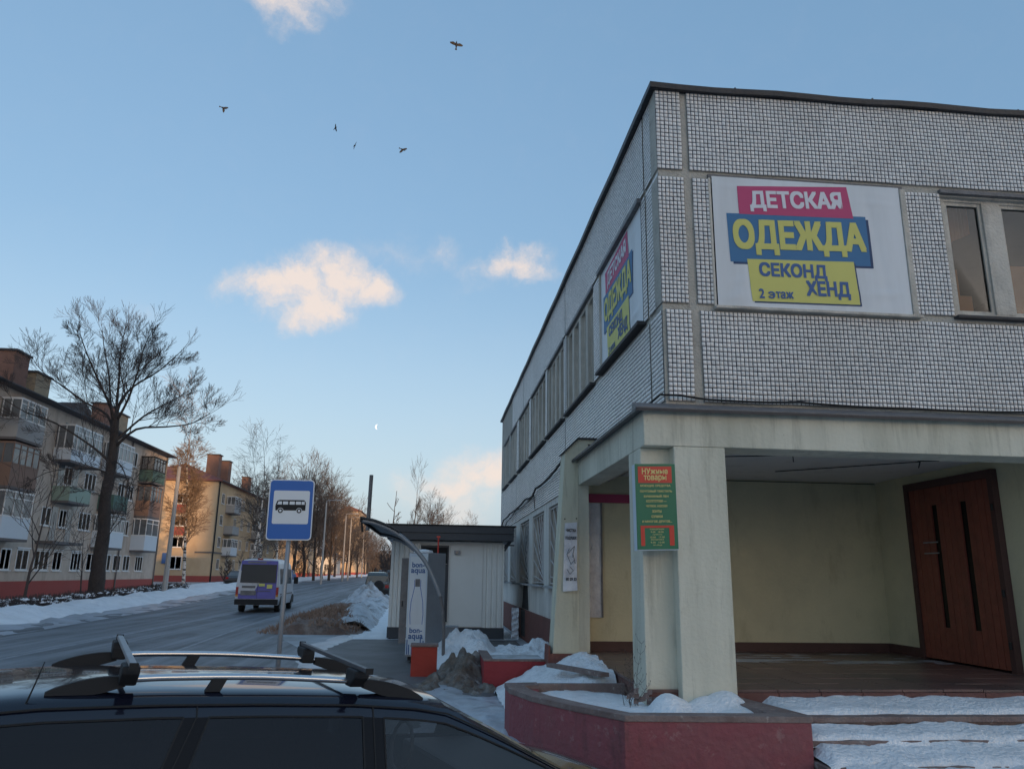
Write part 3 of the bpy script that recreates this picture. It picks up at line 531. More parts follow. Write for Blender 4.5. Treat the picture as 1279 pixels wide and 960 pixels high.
for k, (a, b) in enumerate(GW):
    mb = MB(); mb.box(2.98, 3.02, a, b, 1.64, 3.47); w_ = bpart(mb, 'window', 'grille_back' if k != 2 else 'soot')
    g = MB(); g.box(2.95, 2.98, a, a+.07, 1.64, 3.47); g.box(2.95, 2.98, b-.07, b, 1.64, 3.47); g.box(2.95, 2.98, (a+b)/2-.04, (a+b)/2+.04, 1.64, 3.47); g.box(2.95, 2.98, a, b, 3.38, 3.47); g.build('window_frame', 'wood_old', w_)
    mb = MB(); mb.box(2.66, 2.96, a-.08, b+.08, 1.565, 1.62); bpart(mb, 'window_sill', 'concrete', bevel=.01)
    g = MB(); xg = 2.84; c = Vector((xg, a+.02, 1.68))
    for t in range(9):
        an = R(4+t*10.4); l1 = min((b-a-.06)/max(math.cos(an), .01), 1.72/max(math.sin(an), .01)); g.bar(c, c+Vector((0, math.cos(an), math.sin(an)))*l1, .022, .022, up=(1, 0, 0))
    for rr_ in (.4, .8, 1.2, 1.6):
        pts = [c+Vector((0, math.cos(R(q)), math.sin(R(q))))*rr_ for q in range(0, 91, 15)]
        pts = [p for p in pts if p.y < b-.02 and p.z < 3.42]
        if len(pts) > 1: g.tube(pts, .007, 4)
    g.box(xg-.01, xg+.01, a+.02, b-.02, 1.66, 1.685); g.box(xg-.01, xg+.01, a+.02, b-.02, 3.42, 3.445); g.box(xg-.01, xg+.01, a+.02, a+.045, 1.66, 3.44); g.box(xg-.01, xg+.01, b-.045, b-.02, 1.66, 3.44)
    bpart(g, 'window_grille', 'grille')
# sagging black cable on the street side and along the foot of the front
def sag(pts, r=.018, name='cable'):
    mb = MB(); P_ = []
    for a, b in zip(pts, pts[1:]):
        a = Vector(a); b = Vector(b)
        for i in range(6): t = i/6; P_.append(a.lerp(b, t)-Vector((0, 0, .035*math.sin(math.pi*t)*(b-a).length*.3)))
    P_.append(Vector(pts[-1])); mb.tube(P_, r, 5); return bpart(mb, name, 'black')
sag([(2.72, 32.6, 3.55), (2.70, 30.5, 3.95), (2.70, 27.8, 4.0), (2.71, 23.2, 4.08), (2.72, 21.6, 4.02), (2.71, 20.8, 4.16), (2.70, 18.5, 4.14), (2.71, 16.4, 4.28)], .03)
sag([(2.72, 32.6, 3.35), (2.71, 29.0, 3.8), (2.72, 26, 3.98), (2.70, 21.2, 3.98)], .016)
sag([(2.71, 21.2, 4.05), (2.73, 21.1, 3.6)], .012)
sag([(2.60, 9.9, 3.98), (2.66, 9.3, 3.99), (2.70, 8.95, 4.03), (2.95, 8.95, 4.03), (3.3, 8.95, 3.99), (4.5, 8.96, 4.00), (6.0, 8.95, 3.97), (7.6, 8.96, 3.985), (9.5, 8.95, 3.96), (12.8, 8.95, 3.97)], .014)
sag([(2.62, 14.6, 4.1), (2.60, 13.9, 4.22), (2.6, 13.2, 4.12), (2.7, 12.7, 3.98)], .016)
# ---- porch: beam, corner pillar with its notch, ceiling, back wall
mb = MB()
mb.box(2.44, XE, 8.80, 9.32, 3.37, 3.80); mb.box(2.44, 2.80, 9.32, 13.06, 3.37, 3.80); bpart(mb, 'porch_beam', 'plaster', bevel=.012)
mb = MB()
mb.prism([(2.44, 8.99), (2.80, 8.99), (2.80, 8.805), (3.43, 8.805), (3.43, 9.3), (2.72, 9.3), (2.72, 9.56), (2.44, 9.56)], -.1, 3.368, 'z'); bpart(mb, 'corner_pillar', 'plaster', bevel=.012)
mb = MB(); mb.prism([(8.72, 3.80), (9.02, 3.80), (9.02, 3.93), (9.0, 3.93)], 2.36, XE, 'x'); mb.box(2.36, XE, 8.70, 8.72, 3.77, 3.815); mb.prism([(2.36, 3.80), (2.79, 3.80), (2.79, 3.93), (2.77, 3.93)], 9.0, 13.1, 'y')
mb.box(2.34, 2.36, 8.72, 13.1, 3.77, 3.815)
bpart(mb, 'porch_flashing', 'lead')
mb = MB(); mb.box(2.335, XE, 8.692, 8.70, 3.765, 3.80); mb.box(2.325, 2.335, 8.70, 13.1, 3.765, 3.80); bpart(mb, 'drip_edge', 'flashing')
mb = MB(); mb.box(2.80, XE, 9.32, 13.5, 3.60, 3.64); mb.box(4.5, 4.55, 9.33, 13.4, 3.575, 3.60) if False else None; bpart(mb, 'porch_ceiling', 'ceiling')
mb = MB(); mb.box(2.44, 8.4, 13.5, 13.62, .5, 3.62); mb.box(8.1, 8.35, 12.5, 13.5, .5, 3.6); mb.box(8.1, 8.35, 9.75, 10.36, .5, 3.6); mb.box(8.1, 8.4, 10.36, 12.5, 3.45, 3.6)
bpart(mb, 'porch_back_wall', 'plaster_warm')
mb = MB(); mb.box(8.32, 8.75, 8.98, 9.75, -.1, 3.37); mb.box(8.75, XE, 9.4, 9.75, -.1, 3.6); bpart(mb, 'porch_pier', 'plaster_warm')
mb = MB(); mb.box(2.6, 8.1, 13.44, 13.5, .63, .78); mb.box(8.04, 8.1, 12.52, 13.44, .63, .78); bpart(mb, 'skirting', 'brown_paint')
mb = MB(); mb.box(2.64, 3.6, 13.455, 13.49, 3.12, 3.27); bpart(mb, 'tape_strip', 'tape')
mb = MB()
for a, b in (((3.6, 11, 3.58), (5.0, 10.3, 3.55)), ((5.0, 10.3, 3.55), (5.1, 10.5, 3.49)), ((3.5, 13.3, 3.55), (8.0, 13.35, 3.56)), ((5.6, 12.2, 3.58), (7.1, 10.6, 3.56)), ((7.1, 10.6, 3.56), (7.2, 10.8, 3.5)), ((7.0, 10.5, 3.55), (7.4, 10.6, 3.58))): mb.bar(a, b, .014, .014)
bpart(mb, 'ceiling_wire', 'black')
mb = MB(); mb.box(8.25, 8.32, 9.35, 9.5, 2.95, 3.25); bpart(mb, 'door_lamp', 'black', bevel=.01)
# sloping buttress with its metal cap
mb = MB(); mb.prism([(1.95, -.1), (2.44, -.1), (2.44, 3.80), (2.74, 3.80), (2.74, 4.17), (2.44, 4.17), (2.21, 3.95)], 13.06, 13.5, 'y'); mb.prism([(1.97, -.1), (2.80, -.1), (2.80, 3.85), (2.23, 3.85)], 13.5, 16.35, 'y') if False else None
bpart(mb, 'buttress', 'plaster_pale', bevel=.01)
mb = MB(); mb.prism([(2.17, 3.935), (2.19, 3.925), (2.44, 4.165), (2.77, 4.165), (2.77, 4.195), (2.43, 4.195)], 13.01, 13.52, 'y'); bpart(mb, 'buttress_cap', 'flashing')
mb = MB(); mb.prism([(1.90, -.1), (1.955, -.1), (1.955, .74), (1.93, .74)], 13.04, 13.5, 'y'); mb.box(1.95, 2.40, 13.03, 13.06, -.1, .62); bpart(mb, 'plinth', 'plinth_red')
# porch reveal behind the buttress
mb = MB(); mb.box(2.44, 2.62, 13.062, 13.5, .5, 3.37); bpart(mb, 'porch_reveal', 'plaster')
# ---- door
mb = MB(); mb.box(8.0, 8.12, 10.36, 10.46, .63, 3.45); mb.box(8.0, 8.12, 12.40, 12.50, .63, 3.45); mb.box(8.0, 8.12, 10.46, 12.40, 3.33, 3.45); door = bpart(mb, 'entrance_door', 'brown_paint')
npl = 14; wpl = (12.40-10.46)/npl
plm = None
for i in range(npl):
    y = 10.46+i*wpl
    if i in (4, 9):
        for z0, z1 in ((.66, 1.15), (3.05, 3.33)):
            q = MB(); q.box(8.03, 8.075, y+.003, y+wpl-.003, z0, z1); q.build('plank', 'plank', door)
        q = MB(); q.box(8.055, 8.06, y, y+wpl, 1.15, 3.05); q.build('pane', 'glass_dark', door)
    else:
        if plm is None:
            q = MB(); q.box(8.03, 8.075, .006, wpl-.006, .66, 3.33); o = q.build('plank', 'plank', door, bevel=.004); o.location.y = y; plm = o.data
        else: shared('plank', plm, door, (rnd.uniform(-.004, .004), y, 0))
q = MB(); q.box(8.06, 8.09, 10.47, 12.39, .66, 1.14); q.box(8.09, 8.1, 10.47, 12.39, .66, 3.33); q.build('door_back', 'brown_paint', door)
for z in (2.28, 2.45):
    q = MB(); q.box(7.97, 8.0, 11.72, 12.06, z, z+.018); q.build('handle', 'galv', door)
for z in (1.0, 1.7, 2.9):
    q = MB(); q.lathe((7.985, 10.40, z), [(.018, -.05), (.018, .05)], 8); q.build('hinge', 'black', door)
# ---- platform of stone slabs and the snowy steps
mb = MB(); mb.box(2.47, XE, 8.96, 13.5, -.2, .598); bpart(mb, 'platform', 'riser')
sm = MB(); sm.box(.004, .496, .004, .496, 0, .03); sl = None; edge = None
for i in range(18):
    for j in range(9):
        x = 2.46+i*.5; y = 8.95+j*.505
        if x > 9.6: continue
        if sl is None: sl_o = sm.build('floor_slab', 'slab', B, bevel=.003); sl_o.location = Vector((x, y, .60))-BO; sl = sl_o.data
        else: shared('floor_slab', sl, B, Vector((x, y, .60+rnd.uniform(-.002, .003)))-BO)
em = MB(); em.box(.005, .495, 0, .03, -.13, .0)
for i in range(15):
    x = 3.46+i*.5
    if edge is None: eo = em.build('edge_slab', 'riser', B, bevel=.003); eo.location = Vector((x, 8.925, .598))-BO; edge = eo.data
    else: shared('edge_slab', edge, B, Vector((x, 8.925+rnd.uniform(-.002, .002), .598))-BO)
S = empty('entrance_steps', (3.7, 8.9, 0), 'broad concrete entrance steps under snow in front of the porch', 'steps')
for k, (y0, y1, z) in enumerate(((8.20, 8.96, .47), (7.82, 8.20, .315), (7.44, 7.82, .16))):
    mb = MB(); mb.box(3.72, XE, y0, y1+.02, -.2, z-.055); mb.box(3.70, XE, y0-.03, y1, z-.055, z); o = mb.build('step', 'rim', S, bevel=.008); o.location = -Vector((3.7, 8.9, 0))
def step_snow(x0, x1, y0, y1, z, slope, seed, h=.05):
    y0 -= .05
    nx = int((x1-x0)/.05); ny = 14; mb = MB()
    for j in range(ny+1):
        for i in range(nx+1):
            x = x0+(x1-x0)*i/nx; v = j/ny; ed = .055*fbm(x, seed, 1.6, 4, seed)+.03*fbm(x, seed, 6, 3, seed)
            y = y0+(y1-y0)*v+(1-v)*ed+v*.0
            hh = (h+.022*fbm(x, y, 2.2, 4, seed)+slope*v+.012*fbm(x, y, 9, 3, seed))*min(1, v*6+.0)*min(1, (x-x0)/.12+.25)
            if j == 0: hh = -.06+.03*fbm(x, 2, 2.5, 3, seed)
            if j == ny: hh += .03*fbm(x, 3, 2.1, 3, seed)
            mb.v.append((x, y, z+hh))
    for j in range(ny):
        for i in range(nx): a = j*(nx+1)+i; mb.f.append((a, a+1, a+nx+2, a+nx+1)); mb.m.append(0)
    o = mb.build('snow', 'snow', S, smooth=True); o['kind'] = 'stuff'; o.location = -Vector((3.7, 8.9, 0)); return o
step_snow(3.75, XE, 8.33, 8.925, .47, .05, 1, .045); step_snow(3.74, XE, 7.84, 8.165, .315, .05, 5, .045); step_snow(3.74, XE, 7.45, 7.80, .16, .085, 8, .045); step_snow(3.8, XE, 4.5, 7.43, -.02, .13, 11, .06)
heap('snow_streak', 3.6, 8.0, 11.6, 13.1, 90, 36, lambda x, y: .632+gz(y)*0+.012*fbm(x*.6, y*2.2, 2.2, 5, 41)-.0035 if .012*fbm(x*.6, y*2.2, 2.2, 5, 41) > .0 else .60, 'ice')
S2 = empty('side_steps', (2.4, 10.2, 0), 'short side steps buried in snow beside the corner pillar', 'steps')
for k, (x0, x1, z) in enumerate(((2.08, 2.46, .46), (1.70, 2.08, .31), (1.32, 1.70, .16))):
    mb = MB(); mb.box(x0, x1, 10.25, 12.95, -.2, z); o = mb.build('step', 'rim', S2, bevel=.008); o.location = -Vector((2.4, 10.2, 0))
heap('snow_heap', 1.05, 2.44, 10.15, 13.3, 40, 70, lambda x, y: -.05+max(0, (.04+.70*min(1, max(0, (x-.95)/1.35)))*(1-.10*abs(y-11.8))*min(1, (y-10.1)*2.5)+.07*fbm(x, y, 1.8, 5, 4)+.03*fbm(x, y, 7, 3, 4)+.02), 'snow')
mb = MB(); mb.bar((1.74, 11.6, .60), (2.26, 10.32, .62), .13, .05); o = mb.build('plank', 'rim', S2); o.location = -Vector((2.4, 10.2, 0))
# ------------------------------------------------------------------ banners and signs on the building
def banner(org, ux, W, H, lab, n_out, wr=.02):
    """cloth banner stretched in a window opening; org = lower left corner"""
    t = empty('banner', org, lab, 'banner')
    org = Vector((0, 0, 0)); ux = Vector(ux); uz = Vector((0, 0, 1)); nn = Vector(n_out)
    def wave(u, v):
        u = min(max(u, 0), 1); v = min(max(v, 0), 1); e = min(u, 1-u, v, 1-v); k = min(1, e*7)
        cr_ = lambda q, w: math.exp(-(q/w)**2)
        f = .5*fbm(u*3+v*1.5, v*2-u, 1.3, 3, W) + .9*cr_(u-.10-.22*v, .03)-.8*cr_(u-.16-.05*v, .025)+.8*cr_(v-.06-.10*u, .03)-.7*cr_(u-.9+.1*v, .03)+.6*cr_(v-.16-.06*math.sin(u*5), .03)*(u < .8)+.5*cr_(u-v*.8-.3, .02)*(v < .35)+.5*cr_(v-.93+.08*u, .02)
        inside = max(0, min(1, (u-.10)*14))*max(0, min(1, (.84-u)*14))*max(0, min(1, (v-.0)*14))
        return wr*.8*f*k*(1-.72*inside)
    mb = MB(); nx, nz2 = 90, 64
    for j in range(nz2+1):
        for i in range(nx+1):
            u = i/nx; v = j/nz2; mb.v.append(tuple(org+ux*(u*W)+uz*(v*H)+nn*wave(u, v)))
    for j in range(nz2):
        for i in range(nx): a = j*(nx+1)+i; mb.f.append((a, a+1, a+nx+2, a+nx+1)); mb.m.append(0)
    mb.build('cloth', 'banner', t, smooth=True)
    def P(u, v, h=.0): return org+ux*u+uz*v+nn*h
    def warp(p): d = p-org; return p+nn*(wave(d.dot(ux)/W, d.dot(uz)/H))
    def card(pts, m, h, name='print'):
        mb = MB(); n = 26
        for j in range(n+1):
            for i in range(n+1):
                a = i/n; b = j/n; q = [(pts[0][z]*(1-a)+pts[1][z]*a)*(1-b)+(pts[3][z]*(1-a)+pts[2][z]*a)*b for z in (0, 1)]; mb.v.append(tuple(warp(P(q[0], q[1], h))))
        for j in range(n):
            for i in range(n): a = j*(n+1)+i; mb.f.append((a, a+1, a+n+2, a+n+1)); mb.m.append(0)
        return mb.build(name, m, t, smooth=True)
    s = W/2.70; c = lambda L_: [(u*s, v*H/1.87) for u, v in L_]
    card(c([(.36, 1.33), (1.99, 1.36), (1.93, 1.83), (.35, 1.74)]), 'pink', .0050)
    card(c([(.24, .60), (2.21, .64), (2.21, 1.36), (.22, 1.27)]), 'shadow_blue', .0025); card(c([(.20, .63), (2.17, .67), (2.17, 1.40), (.18, 1.33)]), 'blue', .0038)
    card(c([(.50, .07), (1.99, .09), (1.95, .70), (.46, .66)]), 'shadow_blue', .0045); card(c([(.47, .09), (1.965, .11), (1.93, .72), (.43, .68)]), 'yellow', .0058)
    def T(b_, m, u, v, w, h, bold, rot=.025, hh=.0085): put_text('lettering', t, m, b_, h*1.35, P(u*s, v*H/1.87, hh), ux, uz, w*s, h*H/1.87, bold, rot, warp=warp)
    T('ДЕТСКАЯ', 'white_print', 1.18, 1.56, 1.33, .31, .013, .05); T('ОДЕЖДА', 'yellow', 1.19, 1.02, 1.88, .52, .022, .03); T('СЕКОНД', 'navy', 1.06, .53, .95, .24, .010, .01); T('ХЕНД', 'navy', 1.53, .29, .62, .26, .011, .02); T('2', 'navy', .60, .20, .075, .135, .004, .02, .012); T('є', 'navy', .735, .185, -.080, .10, .004, .02, .012); T('таж', 'navy', .915, .19, .245, .10, .004, .02, .012)
    return t
bn = banner((3.515, 8.985, 5.235), (1, 0, 0), 2.64, 1.84, 'white banner with pink, blue and yellow print, facing the forecourt above the porch', (0, -1, 0))
bn2 = banner((2.79, 12.60, 5.30), (0, -1, 0), 2.68, 1.77, 'faded narrow-looking cloth banner on the street side wall above the tapering buttress', (-1, 0, 0))
mb = MB(); mb.box(3.47, 6.22, 9.0, 9.06, 7.055, 7.11); bpart(mb, 'lintel', 'lead')
mb = MB(); mb.box(6.16, 6.235, 8.965, 9.1, 5.23, 7.05); bpart(mb, 'window_frame', 'wood_old', bevel=.006)
mb = MB(); mb.box(3.47, 6.27, 8.93, 9.1, 5.195, 5.23); bpart(mb, 'window_sill', 'wood_old', bevel=.005)
mb = MB(); mb.box(3.47, 3.5, 8.99, 9.1, 5.23, 7.05); bpart(mb, 'window_frame', 'wood_old')
mb = MB(); mb.box(2.68, 2.86, 9.84, 12.70, 5.235, 5.285); bpart(mb, 'window_sill', 'wood_sill')
mb = MB(); mb.box(2.72, 2.86, 9.84, 12.68, 7.075, 7.14); bpart(mb, 'lintel', 'lead')
mb = MB(); mb.box(2.76, 2.9, 12.60, 12.67, 5.29, 7.08); bpart(mb, 'window_frame', 'wood_old')
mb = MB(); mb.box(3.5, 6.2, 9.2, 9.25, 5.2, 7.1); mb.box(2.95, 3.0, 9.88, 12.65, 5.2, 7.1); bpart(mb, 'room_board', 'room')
# green shop sign box
SG = empty('shop_sign', (2.29, 8.66, 2.14), 'green and red lightbox sign with yellow lettering hung on the corner pillar', 'sign')
ux = Vector((.985, .02, .03)).normalized(); uz = Vector((-.01, 0, 1)).normalized(); nn_ = Vector((0, -1, 0)); W_, H_ = .48, .98
def sq(u0, u1, v0, v1, d0, d1, name, m, bev=0):
    mb = MB(); P = lambda u, v, d: tuple(ux*u+uz*v+Vector((0, -1, 0))*d)
    mb.add([P(u, v, d) for d in (d0, d1) for u, v in ((u0, v0), (u1, v0), (u1, v1), (u0, v1))], [(0, 1, 2, 3), (7, 6, 5, 4), (0, 4, 5, 1), (1, 5, 6, 2), (2, 6, 7, 3), (3, 7, 4, 0)])
    return mb.build(name, m, SG, bevel=bev)
sq(0, W_+.005, 0, H_, -.13, .0, 'sign_box', 'bal_white'); sq(.0, W_, .01, H_, .0, .008, 'sign_face', 'green_sign')
sq(.035, W_-.045, .76, .95, .008, .012, 'red_panel', 'red_sign'); sq(.045, .09, .05, .27, .008, .012, 'red_panel', 'red_sign'); sq(W_-.10, W_-.045, .05, .27, .008, .012, 'red_panel', 'red_sign'); sq(.045, W_-.045, .25, .275, .008, .0118, 'red_panel', 'red_sign')
def st(b_, u, v, w, h, m='gold', bold=.0): put_text('lettering', SG, m, b_, h*1.3, ux*u+uz*v-Vector((0, .014, 0)), ux, uz, w, h, bold)
st('НУжные', .235, .895, .31, .07, bold=.0018); st('товары', .235, .81, .27, .075, bold=.0018)
for i, (b_, w) in enumerate((('МОЮЩИЕ СРЕДСТВА', .36), ('ПОЧТОВЫЙ ТЕКСТИЛЬ', .38), ('БУМАЖНЫЙ ЛЕН', .29), ('КОЛГОТКИ —', .24), ('ЧУЛКИ, НОСКИ', .25), ('ЗОНТЫ', .11), ('СУМКИ', .13), ('И МНОГОЕ ДРУГОЕ...', .35))): st(b_, .24 if i else .235, .725-i*.058, w, .03, bold=.0008)
for i, (b_, w) in enumerate((('понедельник', .17), ('9.00   18.00', .15), ('суббота', .11), ('10.00   17.00', .17), ('воскресенье', .15), ('9.00   15.00', .16), ('без обеда', .1))): st(b_, .235, .232-i*.029, w, .018)
# pillow cleaning poster on the buttress
PO = empty('poster', (2.2, 13.04, 1.6), 'narrow white paper poster with black lettering pinned to the tapering buttress', 'poster')
mb = MB(); pts = [(-.04, 0), (.20, .02), (.21, 1.10), (.0, 1.10)]
for j in range(13):
    for i in range(7):
        u = i/6; v = j/12; a = (pts[0][0]*(1-v)+pts[3][0]*v)*(1-u)+(pts[1][0]*(1-v)+pts[2][0]*v)*u
        mb.v.append((a, -.004-.014*abs(math.sin(v*7+u*3))*u*(1-v*.5)-(.03*(1-v*6) if v < .16 else 0)*(1+u), v*1.12+.02*u))
for j in range(12):
    for i in range(6): a = j*7+i; mb.f.append((a, a+1, a+8, a+7)); mb.m.append(0)
mb.build('sheet', 'paper', PO, smooth=True)
for b_, z, w, h in (('ЧИСТКА', 1.00, .17, .055), ('ПОДУШЕК', .87, .19, .06), ('80 29 33', .20, .18, .05)): put_text('lettering', PO, 'black', b_, h*1.3, (.10, -.032, z), (1, 0, 0), (0, 0, 1), w, h, .002)
mb = MB()
for a, b in (((.05, .62), (.16, .74)), ((.16, .74), (.12, .55)), ((.03, .60), (.10, .44)), ((.10, .44), (.16, .52)), ((.08, .40), (.14, .34)), ((.14, .34), (.08, .28)), ((.08, .28), (.03, .36)), ((.13, .62), (.17, .45)), ((.07, .70), (.03, .60))): mb.bar((a[0], -.03, a[1]), (b[0], -.03, b[1]), .006, .006)
mb.build('drawing', 'black', PO)
for x, z in ((.0, 1.19), (.2, 1.2)):
    mb = MB(); mb.lathe((x, -.002, z), [(.012, 0), (.010, .014)], 8, (0, -1, 0)); mb.build('pin', 'black', PO)
# torn blank poster on the porch back wall
TP = empty('poster', (2.66, 13.40, 1.17), 'crumpled blank paper strip taped upright on the porch back wall below the pink tape', 'poster')
mb = MB()
for j in range(41):
    for i in range(7):
        u = i/6; v = j/40; mb.v.append((.03*(1-v)*(v < .4)*0+u*.25, .07-.02+.012*fbm(u*2, v*9, 1.2, 4, 3)-(.02*abs(v-.3) if .28 < v < .62 and 1 < i < 5 else 0), v*1.94))
for j in range(40):
    for i in range(6): a = j*7+i; mb.f.append((a, a+1, a+8, a+7)); mb.m.append(0)
mb.build('sheet', 'paper', TP, smooth=True)
mb = MB(); mb.box(.245, .27, .02, .06, 0, 1.94); mb.box(-.012, 0, .03, .06, 0, 1.94); mb.build('batten', 'lead', TP)
# ------------------------------------------------------------------ planters
def ring_wall(t, outer, inner, z0, z1, rimh, mw, mr):
    mb = MB(); n = len(outer)
    def zz(h): return h
    vs = [(x, y, z0) for x, y in outer]+[(x, y, z1-rimh) for x, y in outer]+[(x, y, z0) for x, y in inner]+[(x, y, z1-rimh) for x, y in inner]
    fs = []
    for i in range(n-1): j = i+1; fs += [(i, j, n+j, n+i), (2*n+i, 3*n+i, 3*n+j, 2*n+j), (n+i, n+j, 3*n+j, 3*n+i), (i, 2*n+i, 2*n+j, j)]
    fs += [(0, n, 3*n, 2*n), (n-1, 3*n-1, 4*n-1, 2*n-1)]
    mb.add(vs, fs); mb.build('planter_wall', mw, t, bevel=.006)
    def off(P, d):
        c = Vector((sum(p[0] for p in outer)/n, sum(p[1] for p in outer)/n)); return [tuple(Vector(p)+(Vector(p)-c).normalized()*d) for p in P]
    o2 = off(outer, .012); mb = MB()
    vs = [(x, y, z1-rimh+.001) for x, y in o2]+[(x, y, z1) for x, y in o2]+[(x, y, z1-rimh+.001) for x, y in inner]+[(x, y, z1-.01) for x, y in inner]
    mb.add(vs, fs); mb.build('rim', mr, t, bevel=.008)
PL = empty('planter', (1.8, 8.8, 0), 'low angular red concrete planter full of snow round the corner pillar', 'planter')
def loc(L_): return [(x-1.8, y-8.8) for x, y in L_]
A_ = [(1.35, 10.10), (.94, 10.02), (.955, 9.55), (1.15, 8.95), (1.50, 8.35), (1.89, 7.78), (3.70, 7.66), (3.735, 7.72), (3.46, 9.0)]
I_ = [(1.35, 9.93), (1.17, 9.88), (1.19, 9.60), (1.36, 9.08), (1.66, 8.52), (2.0, 7.98), (3.36, 7.93), (3.40, 7.98), (3.24, 8.9)]
ring_wall(PL, loc(A_), loc(I_), -.25, .56, .06, 'red_wall', 'rim')
mb = MB(); mb.box(1.3-1.8, 2.45-1.8, 10.02-8.8, 10.10-8.8, -.2, .55); mb.build('back_board', 'rim', PL, bevel=.006)
mb = MB(); nx, ny = 60, 60
def inpoly(x, y, P):
    c = False; j = len(P)-1
    for i in range(len(P)):
        if (P[i][1] > y) != (P[j][1] > y) and x < (P[j][0]-P[i][0])*(y-P[i][1])/(P[j][1]-P[i][1])+P[i][0]: c = not c
        j = i
    return c
mid = [((a[0]+b[0])/2, (a[1]+b[1])/2) for a, b in zip(A_, I_)]+[(3.3, 9.3), (2.45, 9.7), (2.44, 10.06)]
idx = {}
for j in range(ny+1):
    for i in range(nx+1):
        x = .9+i*2.9/nx; y = 7.6+j*2.6/ny
        if inpoly(x, y, mid):
            h = .455+.035*fbm(x, y, 1.4, 4, 3)+.012*fbm(x, y, 7, 3, 4)+.17*bump(x, y, 2.62, 8.72, .22, .30)+.14*bump(x, y, 3.1, 8.72, .38, .3)+.1*bump(x, y, 3.35, 8.55, .3, .5)
            idx[(i, j)] = len(mb.v); mb.v.append((x-1.8, y-8.8, h))
for (i, j), a in idx.items():
    q = [idx.get((i+1, j)), idx.get((i+1, j+1)), idx.get((i, j+1))]
    if None not in q: mb.f.append((a, *q)); mb.m.append(0)
o = mb.build('snow', 'snow', PL, smooth=True); o['kind'] = 'stuff'
PW = empty('dry_weed', (2.25, 8.95, .48), 'dead brown weed stalks standing in the planter snow against the corner pillar', 'weed')
mb = MB(); r_ = random.Random(5)
for k in range(9):
    b = Vector((r_.uniform(-.08, .16), r_.uniform(-.08, .05), -.03)); hh = [.66, .45, .35, .5, .25, .2, .3, .16, .22][k]; lean = Vector((r_.uniform(-.14, .14), r_.uniform(-.05, .05), 0))
    P_ = [b+lean*t*t+Vector((.008*math.sin(t*9+k), 0, hh*t)) for t in [i/6 for i in range(7)]]
    mb.tube(P_, [.0045-.0035*i/6 for i in range(7)], 4)
    for i in range(2, 7):
        for s in (-1, 1):
            if r_.random() < .8:
                l = r_.uniform(.03, .11); e = P_[i]+Vector((s*l*.7, r_.uniform(-.03, .03), l)); mb.tube([P_[i], (P_[i]+e)/2+Vector((s*.01, 0, -.004)), e], [.0022, .0018, .001], 3)
                mb.tube([e, e+Vector((0, 0, .018))], [.004, .002], 4)
mb.build('stalk', 'twig_grey', PW)
mb = MB()
for k in range(14):
    x = r_.uniform(-.06, .25); z = r_.uniform(-.02, .12); mb.add([(x, -.03, z), (x+.05, -.05, z+.01), (x+.06, -.02, z+.06), (x+.01, 0, z+.05)], [(0, 1, 2, 3)])
mb.build('leaf', 'rim', PW)['kind'] = 'stuff'
P2 = empty('planter', (.9, 13.35, 0), 'red concrete planter box beyond the side steps with a soil heap at its left end', 'planter')
ring_wall(P2, [(0, 1.6), (0, 0), (1.55, 0), (1.55, .2)], [(.16, 1.6), (.16, .16), (1.5, .16), (1.52, .2)], -.1, .50, .035, 'red_wall2', 'rim')
mb = MB(); mb.box(.1, 1.1, .1, 1.55, -.1, .42); mb.build('soil', 'dirty_snow', P2)
RB = empty('concrete_post', (-.36, 15.1, 0), 'squat red painted concrete post in front of the drinks fridge', 'post')
mb = MB(); mb.prism([(.02, 0), (.50, 0), (.50, .45), (.02, .45)], -.05, .53); mb.build('post_body', 'red_box', RB, bevel=.008)
mb = MB(); mb.box(0, .52, -.02, .47, .531, .57); mb.build('cap', 'rim', RB, bevel=.008)
# ------------------------------------------------------------------ kiosk
KY = 23.5
K = empty('kiosk', (.45, KY, 0), 'white sheet metal kiosk with a dark flat roof next to the shop building', 'kiosk')
KL = Vector((.45, KY, 0))
def kp(mb, name, m, parent=None, **k):
    o = mb.build(name, m, parent or K, **k)
    if parent is None: o.location = -KL
    return o
x0, x1, zb, zt = -1.24, 2.12, .34, 2.80
mb = MB(); mb.box(x0+.03, x1-.03, KY+.05, KY+3.2, zb, zt); body = kp(mb, 'kiosk_wall', 'white_metal')
def ribs(a, b, y, w=.13):
    mb = MB(); n = max(1, int((b-a)/w)); w = (b-a)/n; P_ = []
    for i in range(n): P_ += [(a+i*w, y), (a+i*w+w*.55, y), (a+i*w+w*.68, y+.028), (a+i*w+w*.9, y+.028)]
    P_.append((b, y)); k = len(P_)
    mb.add([(p[0], p[1], zb) for p in P_]+[(p[0], p[1], zt-.05) for p in P_], [(i, i+1, k+i+1, k+i) for i in range(k-1)]); return kp(mb, 'ribbed_panel', 'white_metal')
ribs(x0, x0+.86, KY+.0); ribs(1.50, x1, KY+.0)
mb = MB(); P_ = []; n = 22; w = 3.1/n
for i in range(n): P_ += [(KY+.06+i*w, x0), (KY+.06+i*w+w*.55, x0), (KY+.06+i*w+w*.68, x0+.025), (KY+.06+i*w+w*.9, x0+.025)]
k = len(P_); mb.add([(p[1], p[0], zb) for p in P_]+[(p[1], p[0], zt-.05) for p in P_], [(i, i+1, k+i+1, k+i) for i in range(k-1)]); kp(mb, 'ribbed_panel', 'white_metal')
mb = MB(); mb.box(.50, 1.49, KY+.015, KY+.05, zb+.02, zt-.10); pn = kp(mb, 'door', 'white_metal', bevel=.006)
mb = MB(); mb.box(.46, .49, KY+.0, KY+.05, zb, zt-.04); mb.box(1.18, 1.195, KY+.008, KY+.015, zb+.7, zt-.14) ; mb.build('door_trim', 'white_metal', pn)
